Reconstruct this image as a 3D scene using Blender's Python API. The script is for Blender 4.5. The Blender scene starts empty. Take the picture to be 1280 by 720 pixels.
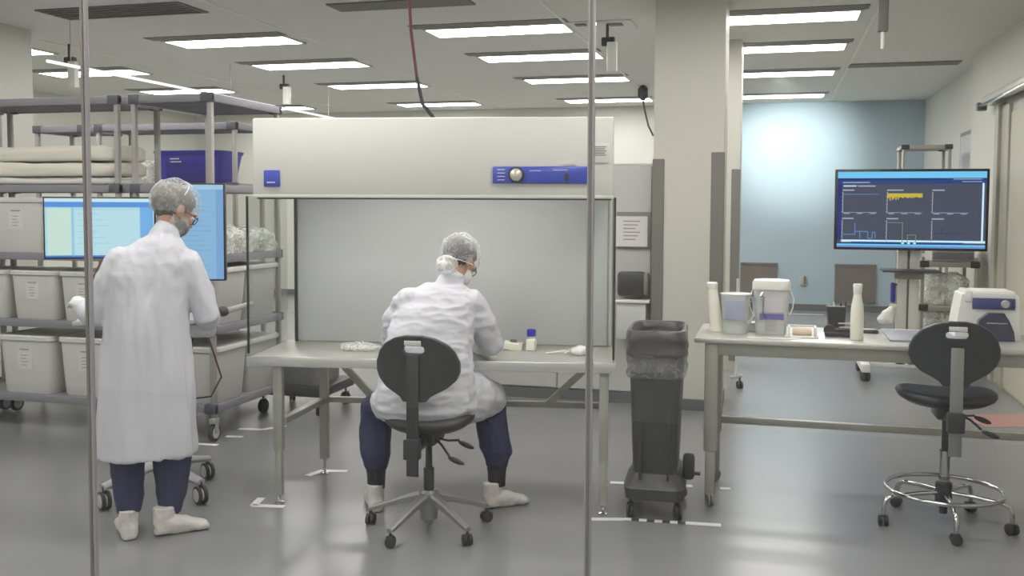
import bpy, bmesh, math, random
from mathutils import Vector, Matrix, noise, Euler
random.seed(7)
PI = math.pi
SC = bpy.context.scene
COL = SC.collection

# ------------------------------------------------------------------ camera
YAW = math.atan(328 / 1220.0); PIT = math.radians(3.2); ROLL = math.radians(0.25)
cam = bpy.data.cameras.new('camera'); camo = bpy.data.objects.new('camera', cam); COL.objects.link(camo)
fw = Vector((-math.sin(YAW) * math.cos(PIT), math.cos(YAW) * math.cos(PIT), -math.sin(PIT)))
r0 = Vector((math.cos(YAW), math.sin(YAW), 0)); u0 = r0.cross(fw)
Rv = r0 * math.cos(ROLL) + u0 * math.sin(ROLL); Uv = u0 * math.cos(ROLL) - r0 * math.sin(ROLL)
m = Matrix((Rv, Uv, -fw)).transposed().to_4x4(); m.translation = Vector((0, 0, 1.65))
camo.matrix_world = m
cam.sensor_width = 36; cam.lens = 36 * 1220 / 1280.0; cam.shift_y = -35 / 1280.0
cam.clip_start = 0.05; cam.clip_end = 100
SC.camera = camo
SC.view_settings.view_transform = 'Standard'; SC.view_settings.look = 'None'
SC.view_settings.gamma = 1; SC.view_settings.exposure = 0.0
w = bpy.data.worlds.new('world'); SC.world = w; w.use_nodes = True
w.node_tree.nodes['Background'].inputs[0].default_value = (0.8, 0.85, 0.9, 1)
w.node_tree.nodes['Background'].inputs[1].default_value = 0.2
LAMP = 20.5       # radiance of the ceiling diffusers

# wall washer at the blue end wall
L = bpy.data.lights.new('wall_washer', 'SPOT'); L.energy = 520; L.spot_size = math.radians(42); L.spot_blend = 1.0
L.color = (0.92, 1, 0.97); L.shadow_soft_size = 0.1
Lo = bpy.data.objects.new('wall_washer', L); COL.objects.link(Lo); Lo.location = (0.0, 12.9, 3.2)
Lo.rotation_euler = (Vector((0.25, 16.2, 2.55)) - Lo.location).to_track_quat('-Z', 'Y').to_euler()

# ------------------------------------------------------------------ materials
def lin(c):
    return tuple(((v / 255) / 12.92 if v / 255 <= 0.04045 else ((v / 255 + 0.055) / 1.055) ** 2.4) for v in c)
def mat(name, rgb, rough=0.5, metal=0.0, var=0.06, scale=6.0, bump=0.0, bscale=60.0, aniso=None, spec=0.5, coat=0.0,
        trans=0.0, alpha=1.0, sub=0.0, rvar=0.0):
    mt = bpy.data.materials.new(name); mt.use_nodes = True
    nt = mt.node_tree; b = nt.nodes['Principled BSDF']; N = nt.nodes.new; Lk = nt.links.new
    c = lin(rgb)
    tc = N('ShaderNodeTexCoord'); mp = N('ShaderNodeMapping'); Lk(tc.outputs['Object'], mp.inputs[0])
    if aniso: mp.inputs['Scale'].default_value = aniso
    nz = N('ShaderNodeTexNoise'); nz.inputs['Scale'].default_value = scale; nz.inputs['Detail'].default_value = 4
    Lk(mp.outputs[0], nz.inputs['Vector'])
    mx = N('ShaderNodeMix'); mx.data_type = 'RGBA'
    mx.inputs[6].default_value = (*[v * (1 - var) for v in c], 1); mx.inputs[7].default_value = (*[min(1, v * (1 + var)) for v in c], 1)
    Lk(nz.outputs[0], mx.inputs[0]); Lk(mx.outputs[2], b.inputs['Base Color'])
    if rvar:
        mr = N('ShaderNodeMapRange'); mr.inputs[3].default_value = max(0, rough - rvar); mr.inputs[4].default_value = rough + rvar
        Lk(nz.outputs[0], mr.inputs[0]); Lk(mr.outputs[0], b.inputs['Roughness'])
    else: b.inputs['Roughness'].default_value = rough
    b.inputs['Metallic'].default_value = metal; b.inputs['Specular IOR Level'].default_value = spec
    b.inputs['Coat Weight'].default_value = coat; b.inputs['Transmission Weight'].default_value = trans
    b.inputs['Alpha'].default_value = alpha
    if sub: b.inputs['Subsurface Weight'].default_value = sub; b.inputs['Subsurface Scale'].default_value = 0.02
    if bump:
        n2 = N('ShaderNodeTexNoise'); n2.inputs['Scale'].default_value = bscale; n2.inputs['Detail'].default_value = 3
        Lk(mp.outputs[0], n2.inputs['Vector'])
        bp = N('ShaderNodeBump'); bp.inputs['Strength'].default_value = bump; bp.inputs['Distance'].default_value = 0.01
        Lk(n2.outputs[0], bp.inputs['Height']); Lk(bp.outputs[0], b.inputs['Normal'])
    return mt
def emit(name, rgb, strength=1.0):
    mt = bpy.data.materials.new(name); mt.use_nodes = True; nt = mt.node_tree; nt.nodes.clear()
    e = nt.nodes.new('ShaderNodeEmission'); e.inputs[0].default_value = (*lin(rgb), 1); e.inputs[1].default_value = strength
    o = nt.nodes.new('ShaderNodeOutputMaterial'); nt.links.new(e.outputs[0], o.inputs[0]); return mt
def pane(name, tint=(1, 1, 1), ior=1.45, rough=0.0, film=0.0, filmcol=(0.9, 0.9, 0.9)):
    """clear sheet: transparent + fresnel gloss + an optional milky film with crinkles"""
    mt = bpy.data.materials.new(name); mt.use_nodes = True; nt = mt.node_tree; nt.nodes.clear(); N = nt.nodes.new; Lk = nt.links.new
    t = N('ShaderNodeBsdfTransparent'); t.inputs[0].default_value = (*tint, 1)
    g = N('ShaderNodeBsdfGlossy'); g.inputs['Roughness'].default_value = rough
    f = N('ShaderNodeFresnel'); ge = N('ShaderNodeNewGeometry'); mr0 = N('ShaderNodeMapRange')
    mr0.inputs[3].default_value = ior; mr0.inputs[4].default_value = 1 / ior     # thin sheet: same reflectance from both faces
    Lk(ge.outputs['Backfacing'], mr0.inputs[0]); Lk(mr0.outputs[0], f.inputs[0])
    mx = N('ShaderNodeMixShader'); Lk(f.outputs[0], mx.inputs[0]); Lk(t.outputs[0], mx.inputs[1]); Lk(g.outputs[0], mx.inputs[2])
    out = mx
    if film:
        d = N('ShaderNodeBsdfDiffuse'); d.inputs[0].default_value = (*filmcol, 1)
        tc = N('ShaderNodeTexCoord'); nz = N('ShaderNodeTexNoise'); nz.inputs['Scale'].default_value = 28; nz.inputs['Detail'].default_value = 6
        nz.inputs['Distortion'].default_value = 1.5
        Lk(tc.outputs['Object'], nz.inputs['Vector'])
        mr = N('ShaderNodeMapRange'); mr.inputs[1].default_value = 0.35; mr.inputs[2].default_value = 0.7
        mr.inputs[3].default_value = film * 0.45; mr.inputs[4].default_value = min(1, film * 1.5); Lk(nz.outputs[0], mr.inputs[0])
        bp = N('ShaderNodeBump'); bp.inputs['Strength'].default_value = 0.6; bp.inputs['Distance'].default_value = 0.01; Lk(nz.outputs[0], bp.inputs['Height'])
        Lk(bp.outputs[0], g.inputs['Normal']); Lk(bp.outputs[0], d.inputs['Normal'])
        m2 = N('ShaderNodeMixShader'); Lk(mr.outputs[0], m2.inputs[0]); Lk(mx.outputs[0], m2.inputs[1]); Lk(d.outputs[0], m2.inputs[2]); out = m2
    o = N('ShaderNodeOutputMaterial'); Lk(out.outputs[0], o.inputs[0]); return mt

M = dict(
    floor=mat('grey_epoxy_floor', (131, 132, 133), 0.235, var=0.04, scale=1.2, rvar=0.02, spec=0.6),
    wall=mat('white_wall_paint', (206, 207, 198), 0.6, var=0.02, scale=2, bump=0.03, bscale=120),
    wallr=mat('right_wall_paint', (200, 199, 190), 0.55, var=0.02, scale=2, bump=0.03, bscale=120),
    blue=mat('light_blue_wall_paint', (163, 182, 192), 0.5, var=0.02, scale=1.5),
    ceil=mat('ceiling_white', (222, 221, 214), 0.8, var=0.03, scale=1.0, bump=0.05, bscale=80),
    ceilseam=mat('ceiling_seam', (236, 234, 228), 0.6),
    lipshade_post=mat('lip_shade_and_post_grey', (118, 114, 108), 0.6),  # shadow of the lamp recess lip as flat grey; also colours a hood post
    lampframe=mat('lamp_frame_white', (210, 208, 204), 0.4),
    vent=mat('vent_grey', (112, 110, 104), 0.6, bump=0.1, bscale=40),
    column=mat('column_paint', (196, 195, 185), 0.55, var=0.02, scale=1.5),
    guard=mat('corner_guard_grey', (116, 113, 108), 0.4, var=0.03, scale=3),
    base=mat('cove_base_grey', (95, 98, 98), 0.5),
    panel=mat('partition_panel', (188, 187, 184), 0.45, var=0.02, scale=2),
    grille=mat('return_grille', (112, 105, 98), 0.5, bump=0.1, bscale=30),
    steel=mat('brushed_stainless', (196, 195, 189), 0.34, metal=0.5, var=0.015, scale=18, aniso=(1, 9, 1), rvar=0.02),
    steelmat=mat('satin_steel_tube', (176, 175, 167), 0.38, metal=0.4, var=0.02, scale=12, rvar=0.03),
    chrome=mat('chrome', (200, 200, 200), 0.12, metal=1.0, var=0.02),
    alu=mat('cast_aluminium', (148, 148, 146), 0.42, metal=0.6, var=0.04, scale=10),
    mull=mat('glass_joint_steel', (168, 164, 168), 0.35, metal=0.2, var=0.04),
    hood=mat('hood_powder_coat', (212, 211, 204), 0.38, var=0.015, scale=1.5, spec=0.4),
    filt=mat('filter_face_steel', (196, 198, 199), 0.55, metal=0.0, var=0.02, scale=2),
    blacktrim=mat('black_edge', (42, 42, 42), 0.4),
    bluepanel=mat('blue_control_panel', (52, 70, 178), 0.3, var=0.05, scale=8, coat=0.3),
    dial=mat('silver_dial', (215, 213, 205), 0.25, metal=0.7),
    black=mat('black_urethane', (48, 48, 50), 0.42, var=0.06, scale=8, bump=0.08, bscale=150),
    black2=mat('dark_urethane', (42, 43, 52), 0.4, var=0.06, scale=8, bump=0.08, bscale=150),
    rubber=mat('caster_rubber', (48, 48, 48), 0.55),
    greyrub=mat('grey_wheel_rubber', (140, 138, 130), 0.5),
    hub=mat('wheel_hub', (190, 188, 182), 0.4),
    trash=mat('trash_can_plastic', (66, 66, 68), 0.42, var=0.06, scale=5, bump=0.05, bscale=60),
    bagdark=mat('dark_bin_liner', (78, 76, 76), 0.3, var=0.12, scale=12, bump=0.35, bscale=22),
    bagclear=pane('grey_liner_skirt', (0.72, 0.72, 0.72), 1.45, 0.2, 0.32, (0.45, 0.45, 0.45)),
    rack=mat('grey_rack_plastic', (132, 131, 138), 0.45, var=0.04, scale=6),
    rackpost=mat('rack_post', (158, 154, 150), 0.45, var=0.03, scale=5),
    rackdark=mat('rack_corner_dark', (82, 82, 92), 0.45),
    bin=mat('white_polyethylene', (208, 207, 202), 0.4, var=0.02, scale=3, sub=0.15),
    binold=mat('aged_polyethylene', (190, 190, 186), 0.42, var=0.02, scale=3, sub=0.1),
    paper=mat('paper_label', (214, 212, 208), 0.7, var=0.03, scale=20),
    ink=mat('faded_print', (140, 138, 140), 0.7),
    bluebin=mat('royal_blue_plastic', (48, 42, 150), 0.4, var=0.06, scale=5),
    greybin=mat('grey_tote_plastic', (120, 120, 124), 0.45),
    coat=mat('white_lab_coat', (204, 204, 211), 0.75, var=0.02, scale=4, bump=0.32, bscale=15),
    cuff=mat('knitted_cuff', (236, 235, 232), 0.8, bump=0.4, bscale=90),
    navy=mat('navy_scrubs', (44, 50, 84), 0.8, var=0.08, scale=12, bump=0.25, bscale=40),
    navycuff=mat('dark_knit_cuff', (40, 36, 46), 0.85, bump=0.3, bscale=120),
    skin=mat('skin', (196, 150, 132), 0.5, var=0.06, scale=12, sub=0.2),
    hair=mat('grey_brown_hair', (96, 88, 80), 0.6, var=0.25, scale=30, bump=0.6, bscale=60, aniso=(3, 3, 0.6)),
    hair2=mat('dark_hair', (62, 58, 58), 0.6, var=0.2, scale=30, bump=0.6, bscale=60, aniso=(3, 3, 0.6)),
    glove=mat('white_glove', (230, 230, 228), 0.5, var=0.03, scale=20, bump=0.3, bscale=60),
    mask=mat('face_mask_white', (222, 222, 224), 0.75, bump=0.2, bscale=60),
    shoe=mat('shoe_cover_white', (212, 206, 202), 0.6, var=0.06, scale=18, bump=0.5, bscale=35),
    net=pane('hairnet_film', (0.95, 0.95, 0.95), 1.1, 0.5, 0.24, (0.92, 0.92, 0.92)),
    net2=pane('hairnet_gather_film', (0.95, 0.95, 0.95), 1.1, 0.5, 0.6, (0.92, 0.92, 0.92)),
    netband=mat('hairnet_band', (232, 230, 226), 0.7, bump=0.5, bscale=80),
    dark=mat('dark_grey_plastic', (52, 52, 56), 0.4, var=0.05),
    bezel=mat('black_bezel', (26, 26, 38), 0.3),
    cartgrey=mat('cart_grey_plastic', (168, 168, 172), 0.45),
    white=mat('white_plastic', (226, 225, 220), 0.38, var=0.02),
    cream=mat('cream_plastic', (234, 232, 218), 0.45, var=0.02),
    milky=mat('milky_polypropylene', (222, 224, 222), 0.35, trans=0.25, var=0.02, sub=0.1),
    jugblue=mat('jug_blue_grey_label', (168, 174, 196), 0.4),
    bluecap=mat('blue_cap', (52, 48, 190), 0.4),
    purple=mat('purple_label_band', (112, 104, 168), 0.5, var=0.25, scale=40),
    lilac=mat('pale_printed_label', (206, 200, 206), 0.5, var=0.08, scale=50),
    label=mat('grey_label', (170, 168, 166), 0.5, var=0.1, scale=50),
    red=mat('red_cable', (84, 24, 30), 0.5), cable=mat('black_cable', (30, 30, 32), 0.5),
    redtape=mat('faded_red_floor_marking', (176, 132, 126), 0.4, var=0.06, scale=14),
    tape=mat('white_floor_tape', (226, 226, 222), 0.5, var=0.04, scale=20),
    blacktape=mat('black_floor_tape', (50, 50, 50), 0.5),
    wrap=pane('crinkled_clear_film', (0.95, 0.96, 0.94), 1.5, 0.12, 0.42, (0.88, 0.89, 0.85)),
    fabric=mat('cream_cloth', (222, 218, 204), 0.75, var=0.05, scale=9, bump=0.4, bscale=14),
    glass=pane('partition_glass', (0.97, 0.98, 0.975), 1.45),
    hoodglass=pane('hood_side_glass', (0.93, 0.95, 0.93), 1.45),
    peach=mat('tissue_roll_peach', (224, 204, 182), 0.75),
    handle=mat('dark_door_handle', (90, 90, 88), 0.4, metal=0.5),
    doorp=mat('door_frame_grey', (168, 165, 150), 0.45), doorleaf=mat('door_leaf', (186, 182, 164), 0.5),
    lampE=emit('lamp_diffuser', (255, 250, 248), LAMP),
    addedglow=emit('added_hood_glow', (255, 250, 246), 40.0),
    stripE=emit('linear_lamp', (255, 255, 255), 1.3),
)
SCR = {}
def scr(rgb, s=1.0):
    k = (rgb, s)
    if k not in SCR: SCR[k] = emit('screen_%d_%d_%d' % rgb, rgb, s)
    return SCR[k]

# ------------------------------------------------------------------ mesh helpers
class MB:
    def __init__(s): s.bm = bmesh.new()
    def box(s, x0, x1, y0, y1, z0, z1, bev=0.0, rot=None, pivot=None, mi=0):
        g = bmesh.ops.create_cube(s.bm, size=1)['verts']
        c = Vector(((x0 + x1) / 2, (y0 + y1) / 2, (z0 + z1) / 2)); d = (abs(x1 - x0), abs(y1 - y0), abs(z1 - z0))
        for v in g: v.co = Vector((v.co.x * d[0], v.co.y * d[1], v.co.z * d[2])) + c
        fs = {f for v in g for f in v.link_faces}
        for f in fs: f.material_index = mi
        vs = list(g)
        if bev:
            b = min(bev, min(d) * 0.45)
            r = bmesh.ops.bevel(s.bm, geom=list({e for v in g for e in v.link_edges}), offset=b, segments=2, affect='EDGES', profile=0.5)
            vs = list({v for f in r['faces'] for v in f.verts} | {v for v in vs if v.is_valid})
            for f in r['faces']: f.material_index = mi
        if rot is not None:
            p = Vector(pivot) if pivot else c
            R = Euler(rot).to_matrix()
            for v in vs: v.co = R @ (v.co - p) + p
        return s
    def ring(s, pts): return [s.bm.verts.new(p) for p in pts]
    def skin(s, rings, cap=True, mi=0):
        n = len(rings[0])
        for a, b in zip(rings, rings[1:]):
            for i in range(n):
                j = (i + 1) % n
                f = s.bm.faces.new((a[i], a[j], b[j], b[i])); f.material_index = mi
        if cap:
            f = s.bm.faces.new(rings[0][::-1]); f.material_index = mi
            f = s.bm.faces.new(rings[-1]); f.material_index = mi
        return s
    def tube(s, pts, r, seg=8, closed=False, mi=0, flat=1.0, caps=True):
        """sweep; r a number or list; flat squashes the second axis"""
        P = [Vector(p) for p in pts]; n = len(P); R = r if isinstance(r, (list, tuple)) else [r] * n
        t0 = (P[1] - P[0]).normalized(); ref = Vector((0, 0, 1)) if abs(t0.z) < 0.9 else Vector((0, 1, 0))
        rings = []; a = None
        for i, p in enumerate(P):
            if closed: t = (P[(i + 1) % n] - P[i - 1]).normalized()
            elif i == 0: t = t0
            elif i == n - 1: t = (P[-1] - P[-2]).normalized()
            else: t = ((P[i + 1] - p).normalized() + (p - P[i - 1]).normalized()).normalized()
            a = ref.cross(t).normalized() if a is None else (a - t * a.dot(t)).normalized()
            b = t.cross(a)
            rings.append(s.ring([p + a * (R[i] * math.cos(2 * PI * k / seg)) + b * (R[i] * flat * math.sin(2 * PI * k / seg)) for k in range(seg)]))
        if closed: rings.append(rings[0])
        return s.skin(rings, cap=caps and not closed, mi=mi)
    def limb(s, pts, radii, seg=14):
        """rounded-end tapered limb; radii entries number or (rx, ry)"""
        P = [Vector(p) for p in pts]; R = [(q, q) if not isinstance(q, (tuple, list)) else q for q in radii]
        d0 = (P[0] - P[1]).normalized(); d1 = (P[-1] - P[-2]).normalized()
        def capl(p, d, q):
            m_ = min(q); return [(p + d * (m_ * math.sin(a)), (q[0] * math.cos(a), q[1] * math.cos(a))) for a in (0.5, 1.0, 1.35)]
        seq = capl(P[0], d0, R[0])[::-1] + list(zip(P, R)) + capl(P[-1], d1, R[-1])
        pts2 = [q[0] for q in seq]; rr = [q[1] for q in seq]; n = len(pts2)
        t0 = (pts2[1] - pts2[0]).normalized(); ref = Vector((0, 1, 0)) if abs(t0.y) < 0.8 else Vector((1, 0, 0))
        a = None; rings = []
        for i, p in enumerate(pts2):
            t = t0 if i == 0 else ((pts2[-1] - pts2[-2]).normalized() if i == n - 1 else ((pts2[i + 1] - p).normalized() + (p - pts2[i - 1]).normalized()).normalized())
            a = t.cross(ref).normalized() if a is None else (a - t * a.dot(t)).normalized()
            b = t.cross(a)
            rings.append(s.ring([p + a * (rr[i][0] * math.cos(2 * PI * k / seg)) + b * (rr[i][1] * math.sin(2 * PI * k / seg)) for k in range(seg)]))
        return s.skin(rings)
    def rings(s, L, seg=28, p=2.0, cap=True):
        """horizontal superellipse rings (cx, cy, z, rx, ry[, rot])"""
        out = []
        for q in L:
            cx, cy, z, rx, ry = q[:5]; ro = q[5] if len(q) > 5 else 0
            pts = []
            for k in range(seg):
                a = 2 * PI * k / seg; c_, s_ = math.cos(a), math.sin(a)
                x = rx * math.copysign(abs(c_) ** (2 / p), c_); y = ry * math.copysign(abs(s_) ** (2 / p), s_)
                pts.append(Vector((cx + x * math.cos(ro) - y * math.sin(ro), cy + x * math.sin(ro) + y * math.cos(ro), z)))
            out.append(s.ring(pts))
        return s.skin(out, cap=cap)
    def lathe(s, prof, c=(0, 0, 0), seg=20, axis='z', mi=0, cap=True):
        rs = []
        for r, z in prof:
            pts = []
            for k in range(seg):
                a = 2 * PI * k / seg; x, y = r * math.cos(a), r * math.sin(a)
                v = {'z': (x, y, z), 'y': (x, z, y), 'x': (z, x, y)}[axis]
                pts.append(Vector(v) + Vector(c))
            rs.append(s.ring(pts))
        return s.skin(rs, cap=cap, mi=mi)
    def ball(s, c, r, seg=16, rot=None):
        r = r if isinstance(r, (tuple, list)) else (r, r, r)
        g = bmesh.ops.create_uvsphere(s.bm, u_segments=seg, v_segments=max(6, seg * 2 // 3), radius=1)['verts']
        R = Euler(rot).to_matrix() if rot else Matrix.Identity(3)
        for v in g: v.co = R @ Vector((v.co.x * r[0], v.co.y * r[1], v.co.z * r[2])) + Vector(c)
        return s
    def prism(s, poly, y0, y1, plane='xz', mi=0):
        f3 = {'xz': lambda u, v, t: (u, t, v), 'xy': lambda u, v, t: (u, v, t), 'yz': lambda u, v, t: (t, u, v)}[plane]
        a = s.ring([f3(u, v, y0) for u, v in poly]); b = s.ring([f3(u, v, y1) for u, v in poly])
        return s.skin([a, b], mi=mi)
    def quad(s, x0, x1, z0, z1, y, mi=0, plane='xz'):
        if plane == 'xz': P = [(x0, y, z0), (x1, y, z0), (x1, y, z1), (x0, y, z1)]
        elif plane == 'yz': P = [(y, x0, z0), (y, x1, z0), (y, x1, z1), (y, x0, z1)]
        else: P = [(x0, z0, y), (x1, z0, y), (x1, z1, y), (x0, z1, y)]
        f = s.bm.faces.new(s.ring(P)); f.material_index = mi; return s
    def xf(s, loc=(0, 0, 0), rot=(0, 0, 0), sc=(1, 1, 1)):
        R = Euler(rot).to_matrix()
        for v in s.bm.verts: v.co = R @ Vector((v.co.x * sc[0], v.co.y * sc[1], v.co.z * sc[2])) + Vector(loc)
        return s
    def mesh(s, name, mats, smooth=True, ang=40):
        bmesh.ops.recalc_face_normals(s.bm, faces=s.bm.faces)
        me = bpy.data.meshes.new(name); s.bm.to_mesh(me); s.bm.free()
        for q in (mats if isinstance(mats, (list, tuple)) else [mats]): me.materials.append(q)
        if smooth:
            me.polygons.foreach_set('use_smooth', [True] * len(me.polygons))
            me.set_sharp_from_angle(angle=math.radians(ang))
        return me
def obj(name, mb, mats=None, parent=None, label=None, smooth=True, ang=40):
    me = mb.mesh(name, mats, smooth, ang) if isinstance(mb, MB) else mb
    o = bpy.data.objects.new(name, me); COL.objects.link(o)
    if parent is not None: o.parent = parent
    if label: o['label'] = label
    return o
def bake(name, mb, mats, voxel=0.01, smooth=3, disp=None):
    me = mb.mesh(name, mats, False)
    o = bpy.data.objects.new('tmp', me); COL.objects.link(o)
    r = o.modifiers.new('r', 'REMESH'); r.mode = 'VOXEL'; r.voxel_size = voxel
    if smooth:
        sm = o.modifiers.new('s', 'SMOOTH'); sm.iterations = smooth; sm.factor = 0.5
    dg = bpy.context.evaluated_depsgraph_get(); dg.update()
    out = bpy.data.meshes.new_from_object(o.evaluated_get(dg))
    bpy.data.objects.remove(o); bpy.data.meshes.remove(me)
    out.name = name
    if disp:
        ns = [v.normal.copy() for v in out.vertices]
        for v, n in zip(out.vertices, ns): v.co = disp(v.co, n)
    out.materials.clear()
    for q in (mats if isinstance(mats, (list, tuple)) else [mats]): out.materials.append(q)
    out.polygons.foreach_set('use_smooth', [True] * len(out.polygons))
    return out
def fold(scale, amp, dirv=(1, 1, 0.25), seed=0.0, fine=0.3):
    def d(co, n):
        p = Vector((co.x * dirv[0] * scale + seed, co.y * dirv[1] * scale, co.z * dirv[2] * scale + seed))
        a = noise.noise(p); r = 1 - abs(noise.noise(p * 1.7 + Vector((3, 1, 7)))) * 2.2
        return co + n * amp * (0.8 * a + 0.55 * r + fine * noise.noise(p * 4.5))
    return d
def thing(name, label, cat, loc=(0, 0, 0), rz=0.0, group=None):
    o = bpy.data.objects.new(name, None); o.empty_display_size = 0.1; COL.objects.link(o)
    o.location = loc; o.rotation_euler = (0, 0, rz); o['label'] = label; o['category'] = cat
    if group: o['group'] = group
    return o
def tag(o, label, cat, group=None, loc=None, rz=None):
    o['label'] = label; o['category'] = cat
    if group: o['group'] = group
    if loc: o.location = loc
    if rz is not None: o.rotation_euler = (0, 0, rz)
    return o
def struct(name, mb, mats, parent=None, label=None, smooth=False):
    o = obj(name, mb, mats, parent, label, smooth)
    if parent is None: o['kind'] = 'structure'
    return o
def dup(root, loc, rz=None, label=None, group=None):
    r = root.copy(); COL.objects.link(r); r.location = loc
    if rz is not None: r.rotation_euler = (0, 0, rz)
    if label: r['label'] = label
    if group: r['group'] = group
    for ch in list(root.children):
        c = ch.copy(); COL.objects.link(c); c.parent = r
        for g in list(ch.children):
            d = g.copy(); COL.objects.link(d); d.parent = c
    return r

# ------------------------------------------------------------------ room shell
H = 3.3
struct('floor', MB().box(-11, 4, -2.5, 16.6, -0.12, 0), M['floor'])
struct('ceiling', MB().box(-11, 4, -2.5, 16.6, H, H + 0.12), M['ceil'])
struct('wall_back', MB().box(-11, -0.62, 16.2, 16.4, 0, H), M['wall'])
struct('wall_back_blue', MB().box(-0.62, 2.6, 16.2, 16.4, 0, H), M['blue'])
struct('wall_right', MB().box(2.06, 2.25, -2.5, 11.6, 0, H), M['wallr'])
struct('wall_right_far', MB().box(2.2, 2.4, 11.7, 16.2, 0, H), M['wallr'])
struct('wall_right_return', MB().box(2.06, 2.4, 11.6, 11.7, 0, H), M['wallr'])
struct('wall_left', MB().box(-10.7, -10.5, -2.5, 16.2, 0, H), M['wall'])
struct('wall_front', MB().box(-11, 4, -2.4, -2.2, 0, H), M['wall'])
struct('baseboard_back', MB().box(-10.5, 2.2, 16.18, 16.2, 0, 0.1, 0.004), M['base'])
struct('baseboard_right', MB().box(2.045, 2.06, 2.7, 11.6, 0, 0.1, 0.004), M['base'])
struct('baseboard_right_far', MB().box(2.185, 2.2, 11.7, 16.18, 0, 0.1, 0.004), M['base'])
# ceiling seams running in depth
for i, x in enumerate((0.80, -1.86, -4.52, -7.2)):
    struct('trim_%d' % (i + 1), MB().box(x - 0.012, x + 0.012, 2.7, 16.2, H - 0.008, H), M['ceilseam'])
struct('trim_5', MB().box(0.80, 2.0, 12.0, 12.28, H - 0.012, H), M['vent'], label='dark slot across the ceiling')
struct('trim_6', MB().box(-10.5, 2.06, 2.56, 2.64, H - 0.06, H, 0.01), M['mull'], label='top channel of the glass partition')
# columns
c = struct('column', MB().box(-0.955, -0.40, 7.95, 8.5, 0, H), M['column'], label='wide pale column beside the hood')
struct('corner_guard', MB().box(-0.962, -0.868, 7.938, 8.02, 0.1, 2.03, 0.004), M['guard'], c)
struct('corner_guard', MB().box(-0.497, -0.393, 7.938, 8.04, 0.1, 2.08, 0.004), M['guard'], c)
struct('cove_base', MB().box(-0.965, -0.39, 7.93, 8.5, 0, 0.09, 0.004), M['base'], c)
c = struct('column', MB().box(-0.535, -0.345, 10.0, 10.5, 0, H), M['column'], label='slim pale column behind the wide one')
struct('corner_guard', MB().box(-0.425, -0.338, 9.99, 10.05, 0.1, 2.02, 0.004), M['guard'], c)
c = struct('column', MB().box(-7.6, -6.88, 7.3, 7.9, 0, H), M['column'], label='pale column at the left edge behind the racks')
# partition behind the hood, in panels
pt = struct('wall_partition', MB().box(-3.35, -0.97, 8.10, 8.16, 0, 2.0), M['panel'])
for i in range(3):
    x = -3.34 + i * 0.79
    struct('panel', MB().box(x, x + 0.775, 8.075, 8.10, 0.1, 1.98, 0.004), M['panel'], pt)
struct('cove_base', MB().box(-3.35, -0.97, 8.07, 8.10, 0, 0.09), M['base'], pt)
# grilles and outlet on the end wall
for i, (x0, x1, lb) in enumerate(((-0.52, 0.06, 'brown-grey return air grille low on the blue wall, beside the slim column'),
                                  (0.93, 1.54, 'brown-grey return air grille low on the blue wall, behind the white bottle'))):
    t = thing('return_grille', lb, 'grille', (x0, 16.19, 0.14), group='return grilles low on the blue wall')
    w_ = x1 - x0
    obj('frame', MB().box(0, w_, -0.03, 0, 0, 0.03).box(0, w_, -0.03, 0, 0.58, 0.61).box(0, 0.03, -0.03, 0, 0, 0.6).box(w_ - 0.03, w_, -0.03, 0, 0, 0.6), M['guard'], t)
    obj('mesh_panel', MB().box(0.02, w_ - 0.02, -0.015, -0.002, 0.02, 0.59), M['grille'], t)
t = thing('wall_outlet', 'small grey outlet box on the blue wall between the two grilles', 'outlet', (0.46, 16.19, 0.40))
obj('box', MB().box(-0.06, 0.04, -0.05, 0, 0, 0.14, 0.008), M['steelmat'], t); obj('cover', MB().box(0.0, 0.03, -0.07, -0.05, 0.02, 0.15, 0.004), M['guard'], t)
# notice frame and dispenser on partition
t = thing('notice_frame', 'white notice in a dark frame on the partition beside the column', 'notice', (-1.27, 8.07, 1.30))
obj('frame', MB().box(0, 0.29, -0.02, 0, 0, 0.3, 0.004), M['guard'], t)
obj('sheet', MB().box(0.0, 0.26, -0.024, -0.02, 0.015, 0.265), M['paper'], t)
pm = MB()
for k in range(6): pm.box(0.06, 0.2 - 0.02 * (k % 3), -0.0262, -0.024, 0.22 - 0.03 * k, 0.228 - 0.03 * k)
obj('printed_text', pm, M['ink'], t)
t = thing('paper_towel_dispenser', 'black towel dispenser on the partition below the notice frame', 'dispenser', (-1.24, 8.07, 0.91))
obj('body', MB().box(0, 0.22, -0.14, 0, 0, 0.2, 0.025), M['dark'], t); obj('cover', MB().box(0.21, 0.252, -0.13, 0, 0.01, 0.19, 0.015), M['guard'], t)
t = thing('wall_shelf_box', 'white and clear supply box under the black towel dispenser', 'box', (-1.24, 8.07, 0.56))
obj('body', MB().box(0, 0.24, -0.16, 0, 0, 0.3, 0.01), M['milky'], t); obj('lid', MB().box(-0.01, 0.27, -0.18, 0, 0.3, 0.325, 0.005), M['white'], t)
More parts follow.
